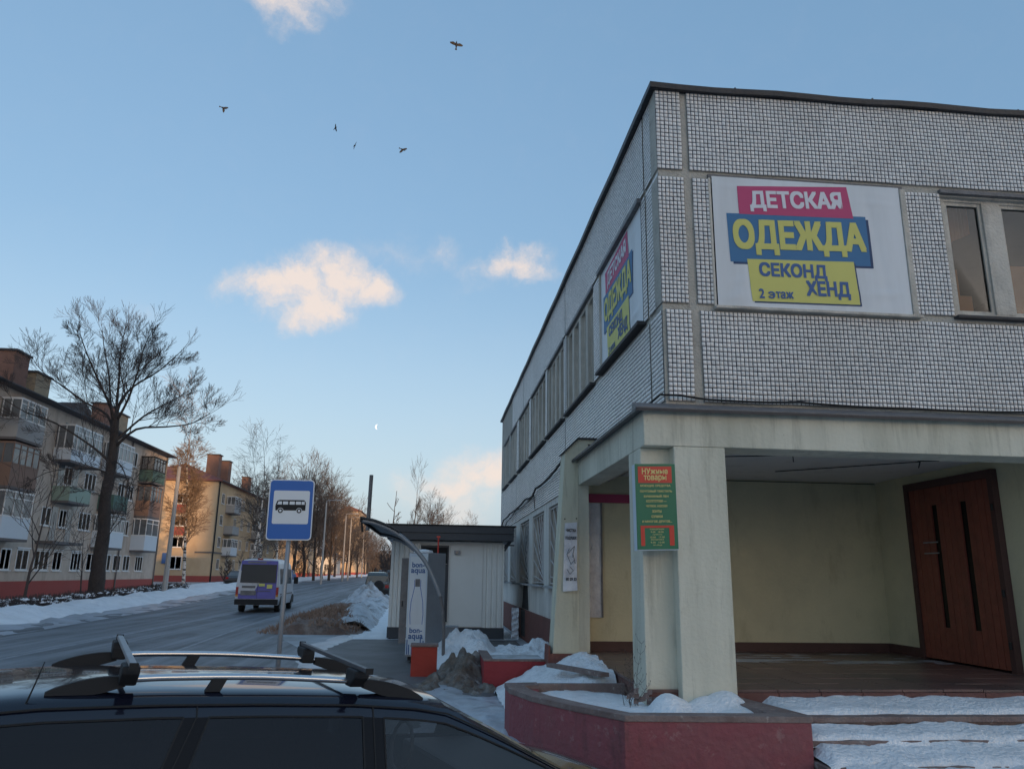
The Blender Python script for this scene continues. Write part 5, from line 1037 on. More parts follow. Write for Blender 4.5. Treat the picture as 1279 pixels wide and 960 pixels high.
# ------------------------------------------------------------------ other cars
def simple_car(name, x, y, label, paint, L=4.4, W=1.76, Hh=1.5, suv=False, rz=0, group=None):
    t = empty(name, (x, y, gz(y)), label, 'car', group, rz=rz)
    if suv: K_ = [(0, .95), (.08, 1.30*Hh/1.5), (.35, Hh-.04), (.9, Hh), (2.4, Hh), (2.9, Hh-.12), (3.5, 1.05), (L-.2, .95), (L, .7)]
    else: K_ = [(0, .85), (.45, .98), (1.0, Hh-.12), (1.5, Hh), (2.4, Hh), (2.8, Hh-.10), (3.4, .98), (L-.3, .85), (L, .6)]
    st_ = []
    for yy, zt in K_:
        g = max(0, min(1, (zt-.95)/(Hh-.95))); hw = W/2*(.94 if yy in (0, L) else 1)
        st_.append([(-hw*.95, yy, .28), (-hw, yy, .5), (-hw, yy, .80), (-hw*.97, yy, min(zt-.02, .93)), (-hw*(.97-.22*g), yy, zt-.03), (-hw*.5, yy, zt), (hw*.5, yy, zt), (hw*(.97-.22*g), yy, zt-.03), (hw*.97, yy, min(zt-.02, .93)), (hw, yy, .80), (hw, yy, .5), (hw*.95, yy, .28)])
    loft(st_, 12).build('body', paint, t, bevel=.02)
    hw = W/2
    for s in (-1, 1):
        P0 = [(yy, zt) for yy, zt in K_ if zt > 1.15]; a, b = (P0[0][0]+.1, P0[-1][0]+.25); zt = Hh-.09; g = (zt-.95)/(Hh-.95)
        mb = MB(); xw, xt = s*(hw*.97+.006), s*(hw*(.97-.22*g)+.012)
        mb.add([(xw, a-.05, .97), (xw, b+.2, .97), (xt, b-.25, zt), (xt, a+.2, zt), (xw*.97, a, .97), (xw*.97, b, .97), (xt*.95, b-.25, zt), (xt*.95, a+.2, zt)], [(0, 1, 2, 3), (7, 6, 5, 4), (0, 4, 5, 1), (1, 5, 6, 2), (2, 6, 7, 3), (3, 7, 4, 0)]); mb.build('side_window', 'glass_far', t)
        mb = MB(); mb.box(min(s*hw*.62, s*hw*.90), max(s*hw*.62, s*hw*.90), -.02, .04, .72, .92); mb.build('tail_light', 'tail_red', t)
        for yy in (.75, L-.8):
            mb = MB(); mb.lathe((s*(hw-.2), yy, .32), [(.2, 0), (.32, .01), (.32, .2), (.2, .215)], 16, (s, 0, 0)); mb.build('wheel', 'rubber', t)
    mb = MB(); y0, y1 = (.03, .26) if suv else (.48, 1.0); z0, z1 = (1.0, Hh-.12) if suv else (1.0, Hh-.14)
    ya = interp(z0, [(K_[0][1], K_[0][0]), (K_[1][1], K_[1][0]), (K_[2][1], K_[2][0])]); yb = interp(z1, [(K_[0][1], K_[0][0]), (K_[1][1], K_[1][0]), (K_[2][1], K_[2][0])])
    mb.add([(-hw*.80, ya-.02, z0), (hw*.80, ya-.02, z0), (hw*.70, yb-.02, z1), (-hw*.70, yb-.02, z1), (-hw*.80, ya+.1, z0), (hw*.80, ya+.1, z0), (hw*.70, yb+.1, z1), (-hw*.70, yb+.1, z1)], [(0, 1, 2, 3), (7, 6, 5, 4), (0, 4, 5, 1), (1, 5, 6, 2), (2, 6, 7, 3), (3, 7, 4, 0)]); mb.build('rear_window', 'glass_far', t)
    mb = MB(); mb.box(-hw*.93, hw*.93, -.07, .05, .32, .58); mb.build('bumper', 'plastic', t, bevel=.02)
    if suv:
        mb = MB(); mb.lathe((0.1, -.02, .88), [(.32, 0), (.34, .04), (.34, .12), (.28, .16)], 18, (0, -1, 0)); mb.build('spare_wheel', 'plastic', t)
        for s in (-1, 1): mb = MB(); mb.tube([(s*.6, .4, Hh+.05), (s*.6, 2.4, Hh+.06)], .02, 5); mb.build('roof_rail', 'black', t)
    return t
simple_car('parked_car', -3.75, 55, 'dark green off-road car parked beyond the snow heaps at the right kerb', 'suv_green', 4.3, 1.72, 1.78, True, R(4))
simple_car('parked_car', -5.0, 84, 'dark car parked at the kerb far behind the green off-road car', 'graphite', 4.3, 1.7, 1.75, True, R(3))
simple_car('parked_car', -18.9, 78, 'dark car parked across the road just beyond the white van', 'graphite', 4.4, 1.75, 1.5, False, R(2))
simple_car('parked_car', -19.6, 92, 'silver car parked across the road in front of the yellow house', 'silver', 4.4, 1.75, 1.5, False, R(2))
simple_car('parked_car', -18.9, 104, 'dark blue car parked across the road under the tall birches', 'navy', 4.4, 1.75, 1.5, False, R(2))
# ------------------------------------------------------------------ apartment houses
WM = {}; M['pane_curtain'] = mat('pane_curtain', (.34, .34, .35), .15, .5, .9, spec=.6)
def win_mesh(w, h, n=2, fm='frame_white'):
    """frame, pane and sill meshes of one window, opening looks along local -Y"""
    k = (round(w, 2), round(h, 2), n)
    if k not in WM:
        s = .075; f = MB(); f.box(-w/2, w/2, -.03, .05, 0, s); f.box(-w/2, w/2, -.03, .05, h-s, h); f.box(-w/2, -w/2+s, -.03, .05, s, h-s); f.box(w/2-s, w/2, -.03, .05, s, h-s)
        for i in range(1, n): x = -w/2+w*i/n; f.box(x-.04, x+.04, -.025, .05, s, h-s)
        a = f.build('window', 'frame_white'); p = MB(); p.box(-w/2+s*.9, w/2-s*.9, .0, .01, s*.9, h-s*.9); b = p.build('pane', 'glass_far'); sl = MB(); sl.box(-w/2-.06, w/2+.06, -.12, .02, -.05, -.0); c = sl.build('sill', 'frame_white')
        d = b.data.copy(); d.materials[0] = M['pane_curtain']
        WM[k] = (a.data, b.data, c.data, d)
        for o in (a, b, c): bpy.data.objects.remove(o)
    return WM[k]
def window(par, loc_, rz, w, h, n=2):
    a, b, c, d = win_mesh(w, h, n); o = shared('window', a, par, loc_, rz); shared('pane', d if rnd.random() < .5 else b, o, (0, 0, 0)); shared('sill', c, o, (0, 0, 0)); return o
def balcony(par, y0, y1, z0, z1, m_low, glazed=True, low=1.05, depth=1.08, n=4, x=0, frame='frame_white', side=1):
    """balcony on the street face (local x = 0, projecting to +x)"""
    mb = MB(); mb.box(x, x+depth, y0, y1, z0-.14, z0); bl = mb.build('balcony', 'slab_grey', par)
    mb = MB(); mb.box(x+depth-.05, x+depth, y0, y1, z0, z0+low); mb.box(x, x+depth-.05, y0, y0+.05, z0, z0+low); mb.box(x, x+depth-.05, y1-.05, y1, z0, z0+low); mb.build('parapet', m_low, bl)
    if glazed:
        mb = MB(); mb.box(x+.02, x+depth-.02, y0+.02, y1-.02, z0+low, z1-.06); mb.build('glazing', 'glass_far', bl)
        f = MB(); t = .06
        for i in range(n+1): yy = y0+(y1-y0-t)*i/n; f.box(x+depth-.03, x+depth+.01, yy, yy+t, z0+low, z1)
        for xx in (x+.1, x+depth*.5): 
            for yy in (y0-.01, y1-.05): f.box(xx, xx+t, yy, yy+.06, z0+low, z1)
        f.box(x, x+depth+.015, y0-.015, y1+.015, z1-.10, z1); f.box(x, x+depth+.012, y0-.012, y1+.012, z0+low-.03, z0+low+.05); zc = z0+low+(z1-z0-low)*.70; f.box(x+depth-.02, x+depth+.008, y0, y1, zc, zc+.05)
        f.build('frame', frame, bl)
    return bl
def house(label, x, y0, y1, W, eave, zb, wall, roofm, ridge=2.2, plinth=1.05, base=0, gable_hip=True, name='apartment_house'):
    t = empty(name, (x, y0, base), label, 'apartment house'); L_ = y1-y0
    mb = MB(); mb.box(-W, 0, 0, L_, plinth, eave); mb.build('wall', wall, t); mb = MB(); mb.box(-W-.04, .04, -.04, L_+.04, -1, plinth); mb.build('plinth', 'plinth_apt', t)
    o = .55; r = MB(); ez = eave; h = W/2 if gable_hip else 0
    v = [(-W-o, -o, ez), (o, -o, ez), (o, L_+o, ez), (-W-o, L_+o, ez), (-W/2, h-o, ez+ridge), (-W/2, L_-h+o, ez+ridge)]
    vv = [(a, b, c-.16) for a, b, c in v[:4]]
    r.add(v+vv, [(0, 1, 4), (1, 2, 5, 4), (2, 3, 5), (3, 0, 4, 5), (0, 6, 7, 1), (1, 7, 8, 2), (2, 8, 9, 3), (3, 9, 6, 0), (9, 8, 7, 6)]); r.build('roof', roofm, t)
    g = MB(); g.tube([(o+.04, -o, ez-.08), (o+.04, L_+o, ez-.08)], .07, 6); g.build('gutter', 'roof_dark', t)
    return t
def chimney(par, x, y, z0, z1, w=1.0, l=1.9, m='chimney_brick'):
    mb = MB(); mb.box(x-w/2, x+w/2, y-l/2, y+l/2, z0, z1); c = mb.build('chimney', m, par); mb = MB(); mb.box(x-w/2-.12, x+w/2+.12, y-l/2-.12, y+l/2+.12, z1, z1+.12); mb.build('chimney_cap', 'roof_dark', c)
Y0 = 24.0
A1 = house('long grey brick apartment house with four storeys and mixed balconies behind the big bare tree', -24, Y0, 70.9, 11.5, 11.75, .06, 'brick_grey', 'roof_dark', 2.1, 1.05, 0.05, False)
def a1(y, z, w, h, n=2): window(A1, (0.0, y-Y0, z-.05), R(90), w, h, n)
for (a, b, n) in ((28.0, 29.3, 2), (31, 32.9, 3), (35, 36.2, 2), (38, 39.9, 3), (42.2, 43.5, 2), (44.6, 45.4, 2), (46.3, 47.4, 2), (48.0, 49.4, 2), (50.1, 51.9, 3), (52.4, 53.6, 2), (54.9, 56.4, 3), (57.3, 58.8, 2), (60.2, 61.4, 2), (61.9, 63.3, 2), (63.8, 65.1, 2), (66.3, 67.9, 3)): a1((a+b)/2, 1.72, b-a, 1.2, n)
mb = MB()
for (a, b) in ((48.0, 49.4), (50.1, 51.9), (52.4, 53.6), (54.9, 56.4)): mb.box(.02, .05, a-.12-Y0, b+.12-Y0, 1.6, 1.67); mb.box(0, .06, a-.08-Y0, b+.08-Y0, 2.90, 2.98)
mb.build('window_trim', 'frame_white', A1)
for z in (4.4, 7.1, 9.78):
    for (a, b, n) in ((28.0, 29.4, 2), (32, 34, 3), (36, 37.2, 2), (40.6, 41.8, 2), (47.6, 48.7, 2) if z > 5 else (50.1, 51.3, 2), (52.4, 53.4, 2) if z < 5 else (52.2, 54.0, 3), (55.2, 57.0, 3), (61.0, 62.2, 2), (62.9, 64.0, 2), (69.0, 70.0, 2)): a1((a+b)/2, z, b-a, 1.15 if n < 3 else 1.2, n)
    for q in (53.5, 51.4): mb = MB(); mb.box(0.01, .03, q-Y0, q+.75-Y0, z-.9, z+1.2); mb.build('balcony_door', 'glass_far', A1)
bl = balcony
bl(A1, 43.8-Y0, 46.7-Y0, 8.75, 10.95, 'bal_grey'); bl(A1, 43.8-Y0, 46.7-Y0, 6.1, 8.5, 'bal_brown', True, 1.2, frame='bal_brown'); bl(A1, 43.75-Y0, 46.75-Y0, 3.35, 5.9, 'bal_white', True, 1.15, n=3)
bl(A1, 50.4-Y0, 54.7-Y0, 8.45, 10.7, 'bal_white', True, .7, n=8); bl(A1, 51.0-Y0, 54.0-Y0, 5.95, 6.9, 'bal_green', False, .9)
mb = MB(); mb.box(0, 1.05, 49.9-Y0, 53.9-Y0, 3.25, 3.42); mb.build('balcony', 'slab_grey', A1)
bl(A1, 57.8-Y0, 60.4-Y0, 5.95, 7.0, 'bal_dgreen', False, 1.05); bl(A1, 57.6-Y0, 60.4-Y0, 3.3, 5.6, 'bal_white', True, 1.1); bl(A1, 57.6-Y0, 60.4-Y0, 8.6, 10.8, 'bal_white', True, .9)
bl(A1, 64.8-Y0, 67.6-Y0, 8.75, 10.8, 'bal_dgreen', True, .95, frame='black'); bl(A1, 64.8-Y0, 67.5-Y0, 6.0, 8.45, 'bal_brown', True, 1.15, frame='bal_brown'); bl(A1, 64.8-Y0, 67.6-Y0, 3.3, 5.8, 'bal_white', True, 1.15, n=2)
for yy in (33, 37): bl(A1, yy-Y0, yy+2.8-Y0, 6.1, 8.5, 'bal_white')
chimney(A1, -2.8, 49.5-Y0, 12.2, 14.9, 1.0, 1.7); chimney(A1, -2.8, 52.3-Y0, 12.0, 14.2, 1.1, 1.9, 'chimney_pale'); chimney(A1, -2.8, 63.2-Y0, 12.2, 14.5, 1.0, 1.8); chimney(A1, -2.8, 66.0-Y0, 12.0, 14.3, 1.1, 1.8, 'chimney_pale'); chimney(A1, -2.8, 36-Y0, 12.0, 14.6)
mb = MB(); mb.prism([(54.8-Y0, 12.35), (57.6-Y0, 12.35), (57.4-Y0, 13.0), (56.2-Y0, 13.3), (55.0-Y0, 13.0)], -2.6, -1.2, 'x'); mb.build('dormer', 'roof_dark', A1)
for q in (62.55, 70.7): mb = MB(); mb.tube([(.1, q-Y0, 11.7), (.1, q-Y0, .3)], .06, 6); mb.build('downpipe', 'slab_grey', A1)
# second house, its gable end in the low sun
A2 = house('yellow apartment house with a red roof, its gable end lit orange above the red plinth', -25.9, 95, 131, 11.6, 11.9, .5, 'render_cream', 'roof_red', 2.6, .75, .5, True)
for z, h in ((9.0, 1.2), (6.4, 1.25), (3.95, 1.25), (1.45, 1.5)):
    window(A2, (-3.95, 0, z), 0, 1.35, h, 2)
window(A2, (-8.2, 0, 1.45), 0, 1.3, 1.5, 2); window(A2, (-8.2, 0, 6.4), 0, 1.3, 1.3, 2)
mb = MB(); mb.box(-4.6, -4.55+1.3, -.012, -.003, 7.9, 8.9); mb.box(-4.6, -3.3, -.012, -.003, 5.35, 6.3); mb.build('brick_panel', 'plinth_apt', A2)
mb = MB(); mb.box(-5.45, -4.95, -.22, -.02, 2.1, 3.3); mb.build('utility_cabinet', 'navy', A2)
mb = MB(); mb.box(-1.9, .1, -.10, -.0, 3.35, 3.52); mb.box(0.0, .12, -.0, 12, 3.35, 3.52); mb.build('string_course', 'slab_grey', A2)
mb = MB(); mb.tube([(.14, .1, 12.0), (.14, .1, 0)], .09, 6); mb.build('downpipe', 'black', A2)
for z in (1.5, 4.1, 6.7, 9.3):
    for y in ((3.0, 7.2, 10.6, 14, 18, 22, 26, 31) if z < 2 else (2.6, 9.2, 13, 17, 25, 31)): window(A2, (0, y, z), R(90), 1.25, 1.25, 2)
for z in (3.6, 6.2, 8.8):
    bl(A2, 4.2, 7.4, z-.6+.2, z+1.6, 'bal_grey' if z > 5 else 'bal_white', z != 6.2, .95); bl(A2, 19, 22, z-.4, z+1.6, 'bal_grey', True)
chimney(A2, -1.75, 3.4, 12.2, 15.3, 1.45, 1.3); chimney(A2, -1.5, 7.6, 12.2, 15.1, 1.3, 1.4)
chimney(A2, -3, 26, 12.6, 15.2)
# further houses along the left side
A3 = house('tall far apartment block with its yellow end wall in the sun above the trees', -23.7, 250, 285, 6.8, 20.0, .5, 'render_cream', 'roof_red', 1.5, 1.0, 1.0, False)
for z in (4, 7, 10, 13, 16, 19):
    for x in (-3.5,): window(A3, (x, 0, z), 0, 1.5, 1.5)
    for y in (3, 7, 11, 16, 21, 27): window(A3, (0, y, z), R(90), 1.6, 1.5)
A4 = house('low yellow house with a reddish roof seen between the van and the bus stop sign', -24.0, 155, 165, 8.5, 8.4, .5, 'render_cream', 'roof_red', 2.2, .8, .9, True)
for x in (-2.2, -6.4):
    for z in (1.8, 5.0): window(A4, (x, 0, z), 0, 1.2, 1.4)
for y in (2, 6, 10):
    for z in (1.8, 5.0): window(A4, (0, y, z), R(90), 1.2, 1.4)
A5 = house('small white rendered house beside the road beyond the yellow one', -21.2, 172, 184, 5.6, 4.4, .5, 'plaster_white', 'roof_dark', 1.8, .6, .9, True, 'house')
for x in (-1.5, -4.1): window(A5, (x, 0, 1.4), 0, 1.1, 1.3)
# unseen blocks added behind the viewer, shaped to keep low sun off the street
A6 = house('distant twelve storey panel block behind the viewer, keeping this end of the street in shade', 112, -216, -200, 75, 36, .5, 'brick_grey', 'roof_dark', .6, 1.0, -.2, False)
for i in range(17):
    for z in range(2, 34, 3): window(A6, (-4-i*4.2, 16, z), R(180), 1.9, 1.5)
A7 = house('distant nine storey block behind the viewer beside the taller one', 175, -216, -200, 62.9, 27, .5, 'brick_yellow', 'roof_dark', .3, 1.0, -.2, False)
for i in range(14):
    for z in range(2, 25, 3): window(A7, (-4-i*4.2, 16, z), R(180), 1.9, 1.5)
A8 = house('distant tower block behind the viewer standing before the nine storey one', 134, -190, -176, 16, 38, .5, 'brick_grey', 'roof_dark', .6, 1.0, -.2, False)
for i in range(3):
    for z in range(2, 36, 3): window(A8, (-3-i*4.6, 14, z), R(180), 1.9, 1.5)
# ------------------------------------------------------------------ street lamps and poles
def lamp(x, y, h, label, lean=0., arm=-1.6, grp='concrete lamp posts along the street', head=True, z0=None):
    t = empty('street_lamp', (x, y, gz(y) if z0 is None else z0), label, 'street lamp', grp)
    mb = MB(); q = 1 if y < 60 else .65; mb.tube([(0, 0, -.3), (lean*.5, 0, h*.5), (lean, 0, h)], [.20*q, .15*q, .12*q], 8); mb.build('post', 'concrete', t)
    if head:
        mb = MB(); mb.tube([(lean, 0, h-.3), (lean, 0, h+.25), (lean+arm*.35, 0, h+.33), (lean+arm, 0, h+.36)], .035, 6); mb.build('arm', 'galv', t)
        mb = MB(); mb.prism([(0, -.08), (.5, -.05), (.55, .03), (.45, .09), (0, .05)], -.12, .12, 'y'); o = mb.build('lamp_head', 'galv', t); o.location = (lean+arm*1.0-(0 if arm > 0 else .4), 0, h+.36)
    return t
p = at(205, 740, Y=56); lamp(p.x, 56, 8.8, 'concrete lamp post standing in front of the end of the grey apartment house', .02, .55)
pass
for i, (px_, yy, hh) in enumerate(((402, 92, 9.2), (435, 120, 9), (428, 112, 9), (452, 170, 9))):
    p = at(px_, 710, Y=yy); lamp(p.x, yy, hh, ['pale concrete post right of the bus stop sign, nearest of the far row', 'thin pale lamp post below the far yellow block', 'grey lamp post just left of the one below the yellow block', 'farthest pale lamp post near the end of the street'][i], 0, 1.2)
p = at(110, 738, Y=70)
# small pedestrian sign post by the birch
# ------------------------------------------------------------------ trees
def rot_to(d, ang, spin):
    a = d.orthogonal().normalized(); a = Matrix.Rotation(spin, 3, d) @ a; return (Matrix.Rotation(ang, 3, a) @ d).normalized()
def grow(tr, cr, p, d, L_, r, lvl, P, g):
    """one branch: a bent tapering tube, then side shoots along it; thick wood into tr, fine wood into cr"""
    n = 5 if lvl < 2 else 3; pts = [p.copy()]; q = p.copy(); dd = d.copy()
    for i in range(n):
        dd = (dd+Vector((g.gauss(0, 1), g.gauss(0, 1), g.gauss(0, 1)))*P['bend']+Vector((0, 0, P['trop'][min(lvl, 3)]))).normalized(); q = q+dd*(L_/n); pts.append(q.copy())
    rr_ = [max(P['rmin'], r*(1-.72*i/n)) for i in range(n+1)]
    (tr if lvl < P['tl'] else cr).tube(pts, rr_, 6 if r > .05 else (4 if r > .018 else 3), cap=False)
    if lvl >= P['max']: return
    k = P['kids'][min(lvl, len(P['kids'])-1)]
    for i in range(k):
        t = P['t0'][min(lvl, 3)]+(1-P['t0'][min(lvl, 3)])*(i+g.random()*.8)/k; t = min(t, .98); s = t*n; j = min(n-1, int(s)); b = pts[j].lerp(pts[j+1], s-j); d0 = (pts[j+1]-pts[j]).normalized()
        nd = rot_to(d0, R(P['ang'][min(lvl, 3)])*g.uniform(.7, 1.25), g.uniform(0, 6.283))
        grow(tr, cr, b, nd, L_*P['lr'][min(lvl, 3)]*(1-.45*t*(lvl == 0)*P.get('conic', 0))*g.uniform(.7, 1.2), max(P['rmin'], rr_[j]*P['rr']), lvl+1, P, g)
    if lvl < P['max']: grow(tr, cr, pts[-1], dd, L_*.45, rr_[-1], lvl+1, P, g)
SPREAD = dict(bend=.085, trop=[.03, .06, .09, .10], kids=[7, 4, 3, 2], t0=[.25, .25, .25, .3], ang=[42, 38, 36, 34], lr=[.5, .55, .6, .6], rr=.5, rmin=.010, max=4, tl=2)
BIRCH = dict(bend=.05, trop=[.02, .06, -.01, -.10], kids=[15, 7, 5, 3], t0=[.28, .2, .15, .2], ang=[34, 32, 34, 30], lr=[.30, .5, .5, .5], rr=.38, rmin=.010, max=4, tl=1, conic=1)
LINDEN = dict(bend=.09, trop=[.04, .10, .08, .05], kids=[16, 7, 5, 3], t0=[.2, .2, .15, .2], ang=[40, 36, 36, 34], lr=[.42, .5, .5, .5], rr=.45, rmin=.013, max=4, tl=1, conic=.6)
POPLAR = dict(bend=.05, trop=[.02, .16, .12, .1], kids=[17, 6, 4, 3], t0=[.12, .2, .2, .2], ang=[30, 28, 28, 26], lr=[.26, .5, .5, .5], rr=.4, rmin=.014, max=4, tl=1, conic=.9)
def tree_meshes(P, h, r, seed, mt, mcn, trunk_n=0):
    g = random.Random(seed); tr = MB(); cr = MB(); grow(tr, cr, Vector((0, 0, -.3)), Vector((0, 0, 1)), h*.72, r, 0, P, g)
    a = tr.build('trunk', mt, fix=False, smooth=True); b = cr.build('crown', mcn, fix=False)
    d = (a.data, b.data); bpy.data.objects.remove(a); bpy.data.objects.remove(b); return d
def tree(name, meshes, x, y, label, cat='tree', group=None, s=1, rz=0, z=None):
    t = empty(name, (x, y, gz(y) if z is None else z), label, cat, group, rz=rz); t.scale = (s, s, s) if not isinstance(s, tuple) else s
    shared('trunk', meshes[0], t, (0, 0, 0)); o = shared('crown', meshes[1], t, (0, 0, 0)); o['kind'] = 'stuff'; return t
# the big tree: its limbs follow the photograph, each set at its own depth
BIG = dict(SPREAD, kids=[7, 5, 5, 3], lr=[.5, .56, .58, .58], ang=[42, 38, 36, 32], rmin=.0065, bend=.05, rr=.42)
TY = 46.0; tb = at(118, 748, Y=TY); T1 = empty('bare_tree', (tb.x, TY, gz(TY)), 'huge bare tree with a thick leaning trunk in front of the grey apartment house', 'tree')
tr = MB(); cr = MB(); g = random.Random(11); org = Vector((tb.x, TY, gz(TY)))
def limb(px0, dep, r0, r1, n=6, P=BIG, fan=8, fl=.32, start_lvl=1, bd=0.):
    px_ = [(x, y if y > 520 else 520-(520-y)*.86) for x, y in px0]; m = len(px_); pts = []
    for i, (x, y) in enumerate(px_):
        t = i/(m-1); pts.append(at(x, y, Y=TY+dep*t+bd)-org)
    pts = [Vector(q) for q in smooth_path([tuple(q) for q in pts], 3)]; m = len(pts); rad = [.78*(r0+(r1-r0)*(i/(m-1))**.6) for i in range(m)]; tr.tube(pts, rad, n)
    Lt = sum((b-a).length for a, b in zip(pts, pts[1:])); 
    for k in range(fan):
        t = .16+.84*(k+g.random()*.7)/fan; s = min(t, .99)*(m-1); j = int(s); b = pts[j].lerp(pts[j+1], s-j); d0 = (pts[j+1]-pts[j]).normalized()
        grow(tr, cr, b, rot_to(d0, R(42)*g.uniform(.6, 1.2), g.uniform(0, 6.283)), Lt*fl*g.uniform(.6, 1.15)*(1.15-.55*t), max(.016, rad[j]*.45), start_lvl, P, g)
    grow(tr, cr, pts[-1], (pts[-1]-pts[-2]).normalized(), Lt*.22, rad[-1], start_lvl+1, P, g)
tpx = [(116, 756), (120, 735), (124, 700), (130, 660), (131, 625), (137, 595), (141, 565), (143, 540), (145, 520)]
tp = [at(x, y, Y=TY)-org for x, y in tpx]; tp = [Vector(q) for q in smooth_path([tuple(q) for q in tp], 3)]; n = len(tp)
trr = [interp(i/(n-1), [(0, .66), (.08, .45), (.25, .36), (.5, .31), (.8, .25), (1, .18)])*(1+.06*math.sin(i*1.9)) for i in range(n)]; tr.tube(tp, trr, 12)
limb([(143, 528), (139, 509), (128, 480), (118, 455), (107, 424), (100, 400)], -2.5, .16, .03, fan=9)
limb([(144, 530), (146, 500), (149, 460), (150, 430), (155, 400)], 1.5, .17, .03, fan=10)
limb([(144, 528), (150, 500), (166, 477), (197, 455), (222, 430)], 2.5, .17, .03, fan=10)
limb([(146, 525), (160, 495), (172, 455), (180, 420), (188, 400)], -3, .13, .025, fan=9)
limb([(142, 545), (134, 518), (107, 500), (80, 477), (58, 460), (46, 445)], 2, .13, .025, fan=9)
limb([(144, 558), (170, 536), (206, 533), (238, 529), (262, 516)], -2.5, .13, .022, fan=10, fl=.28)
limb([(145, 550), (179, 520), (210, 500), (232, 486)], 3, .12, .022, fan=9)
limb([(139, 582), (128, 568), (103, 549), (67, 527), (31, 513), (0, 491)], -3, .13, .022, fan=9, fl=.26)
limb([(138, 592), (115, 584), (90, 585), (58, 590), (30, 606)], -2, .085, .015, fan=7, fl=.25)
limb([(140, 575), (150, 580), (157, 594), (164, 616), (168, 640)], -2.5, .075, .012, fan=8, fl=.4)
limb([(128, 683), (138, 665), (152, 648), (168, 632)], -2, .05, .01, fan=6, fl=.35, start_lvl=2)
limb([(130, 670), (145, 650), (158, 622), (165, 600)], 1, .045, .01, fan=6, fl=.3, start_lvl=2)
limb([(134, 640), (128, 622), (112, 612), (95, 614)], -1, .04, .01, fan=6, fl=.3, start_lvl=2)
limb([(142, 535), (138, 500), (136, 460), (130, 420), (128, 395)], 3.5, .14, .025, fan=9)
tr.build('trunk', 'bark', T1, fix=False, smooth=True); o = cr.build('crown', 'twig', T1, fix=False); o['kind'] = 'stuff'
# thin saplings by the grey house
sap = tree_meshes(dict(SPREAD, max=3, kids=[7, 4, 3, 2]), 7.5, .085, 21, 'twig', 'twig')
p = at(27, 755, Y=38); tree('sapling', sap, p.x, 38, 'thin leaning sapling at the far left in front of the grey house', rz=1, s=.95).rotation_euler.y = R(7)
p = at(102, 745, Y=48); tree('sapling', sap, p.x, 48, 'small bare sapling just left of the huge trunk', rz=2.5, s=.62)
bir = [tree_meshes(BIRCH, 17, .19, 31, 'birch', 'twig_warm'), tree_meshes(BIRCH, 17, .17, 32, 'birch', 'twig_grey')]
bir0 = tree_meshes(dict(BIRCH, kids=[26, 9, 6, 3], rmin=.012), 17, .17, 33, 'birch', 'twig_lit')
lin = [tree_meshes(LINDEN, 15, .22, 41, 'bark', 'twig_grey'), tree_meshes(LINDEN, 15, .22, 42, 'bark', 'twig_warm')]
pop = [tree_meshes(POPLAR, 18, .22, 51, 'bark', 'twig_grey')]
def tree_px(name, me, px_, py_top, yy, label, h0, group=None, rz=0, sxy=1):
    b = at(px_, 715, Y=yy); top = at(px_, py_top, Y=yy); k = (top.z-gz(yy))/h0; return tree(name, me, b.x, yy, label, 'tree', group, (k*sxy, k*sxy, k), rz)
tree_px('birch_tree', bir0, 231, 500, 76, 'sunlit birch with a white stem in front of the yellow gable end', 18.5, rz=.5)
tree_px('birch_tree', bir[1], 312, 538, 82, 'pale double birch with speckled stem standing left of the bus stop sign', 18.5, rz=1.2, sxy=1.15)
tree_px('birch_tree', bir[1], 326, 548, 86, 'second speckled birch close beside the pale double birch', 18.5, rz=3.2)
tree_px('birch_tree', bir[0], 345, 566, 94, 'warm toned birch rising directly above the bus stop sign', 18.5, rz=2.0)
ROWT = [(298, 590, 118, 0), (366, 572, 108, 1), (379, 575, 122, 0), (392, 580, 112, 1), (402, 590, 130, 0), (411, 596, 120, 1), (418, 602, 150, 1), (428, 612, 140, 0), (437, 625, 180, 1), (446, 640, 170, 0), (455, 652, 220, 1), (462, 660, 240, 0), (334, 582, 130, 1), (466, 668, 280, 1), (356, 596, 160, 0), (385, 606, 175, 1), (408, 622, 200, 0), (471, 664, 200, 1), (476, 662, 180, 0), (432, 640, 230, 1)]
for i, (px_, py_, yy, k) in enumerate(ROWT):
    tree_px('street_tree', lin[k], px_, py_, yy, 'bare tree beside the street, in the dense row that shrinks towards the horizon' if px_ > 360 else 'bare tree behind the pale speckled birches', 16.5, 'bare trees of the street row', rz=i*1.7, sxy=1.1)
tree_px('poplar_tree', pop[0], 511, 586, 120, 'tall slender bare poplar rising behind the kiosk roof', 19.5, rz=.3, sxy=.9)
tree_px('street_tree', lin[1], 535, 618, 135, 'pale spreading tree top right of the poplar above the kiosk roof', 16.5, rz=2, sxy=1.3)
tree_px('street_tree', lin[0], 550, 626, 140, 'fainter tree top above the right half of the kiosk roof', 16.5, rz=4)
tree_px('street_tree', lin[1], 588, 646, 150, 'pinkish tree crown just showing over the kiosk roof near the building', 16.5, rz=5, sxy=1.2)
pol = tree_meshes(dict(SPREAD, max=2, kids=[8, 5], lr=[.28, .4, .4, .4], rmin=.03), 9, .3, 61, 'bark', 'twig')
tree_px('pollarded_tree', pol, 493, 628, 110, 'dark pollarded tree with stubby limbs left of the poplar', 9, rz=1)
bsh = tree_meshes(dict(LINDEN, max=3, kids=[12, 7, 5], t0=[.02, .1, .1, .1], rmin=.012), 3.2, .05, 71, 'twig', 'twig')
for i, (x, y, s) in enumerate([(-20.6+.2*math.sin(i*2), 86+i*9.5, 1.0+.3*math.sin(i*3)) for i in range(12)]):
    tree('bush', bsh, x-1.2, y, 'bare bush of the low belt under the street trees across the road', 'bush', 'bare bushes under the street trees', s, i*1.3)
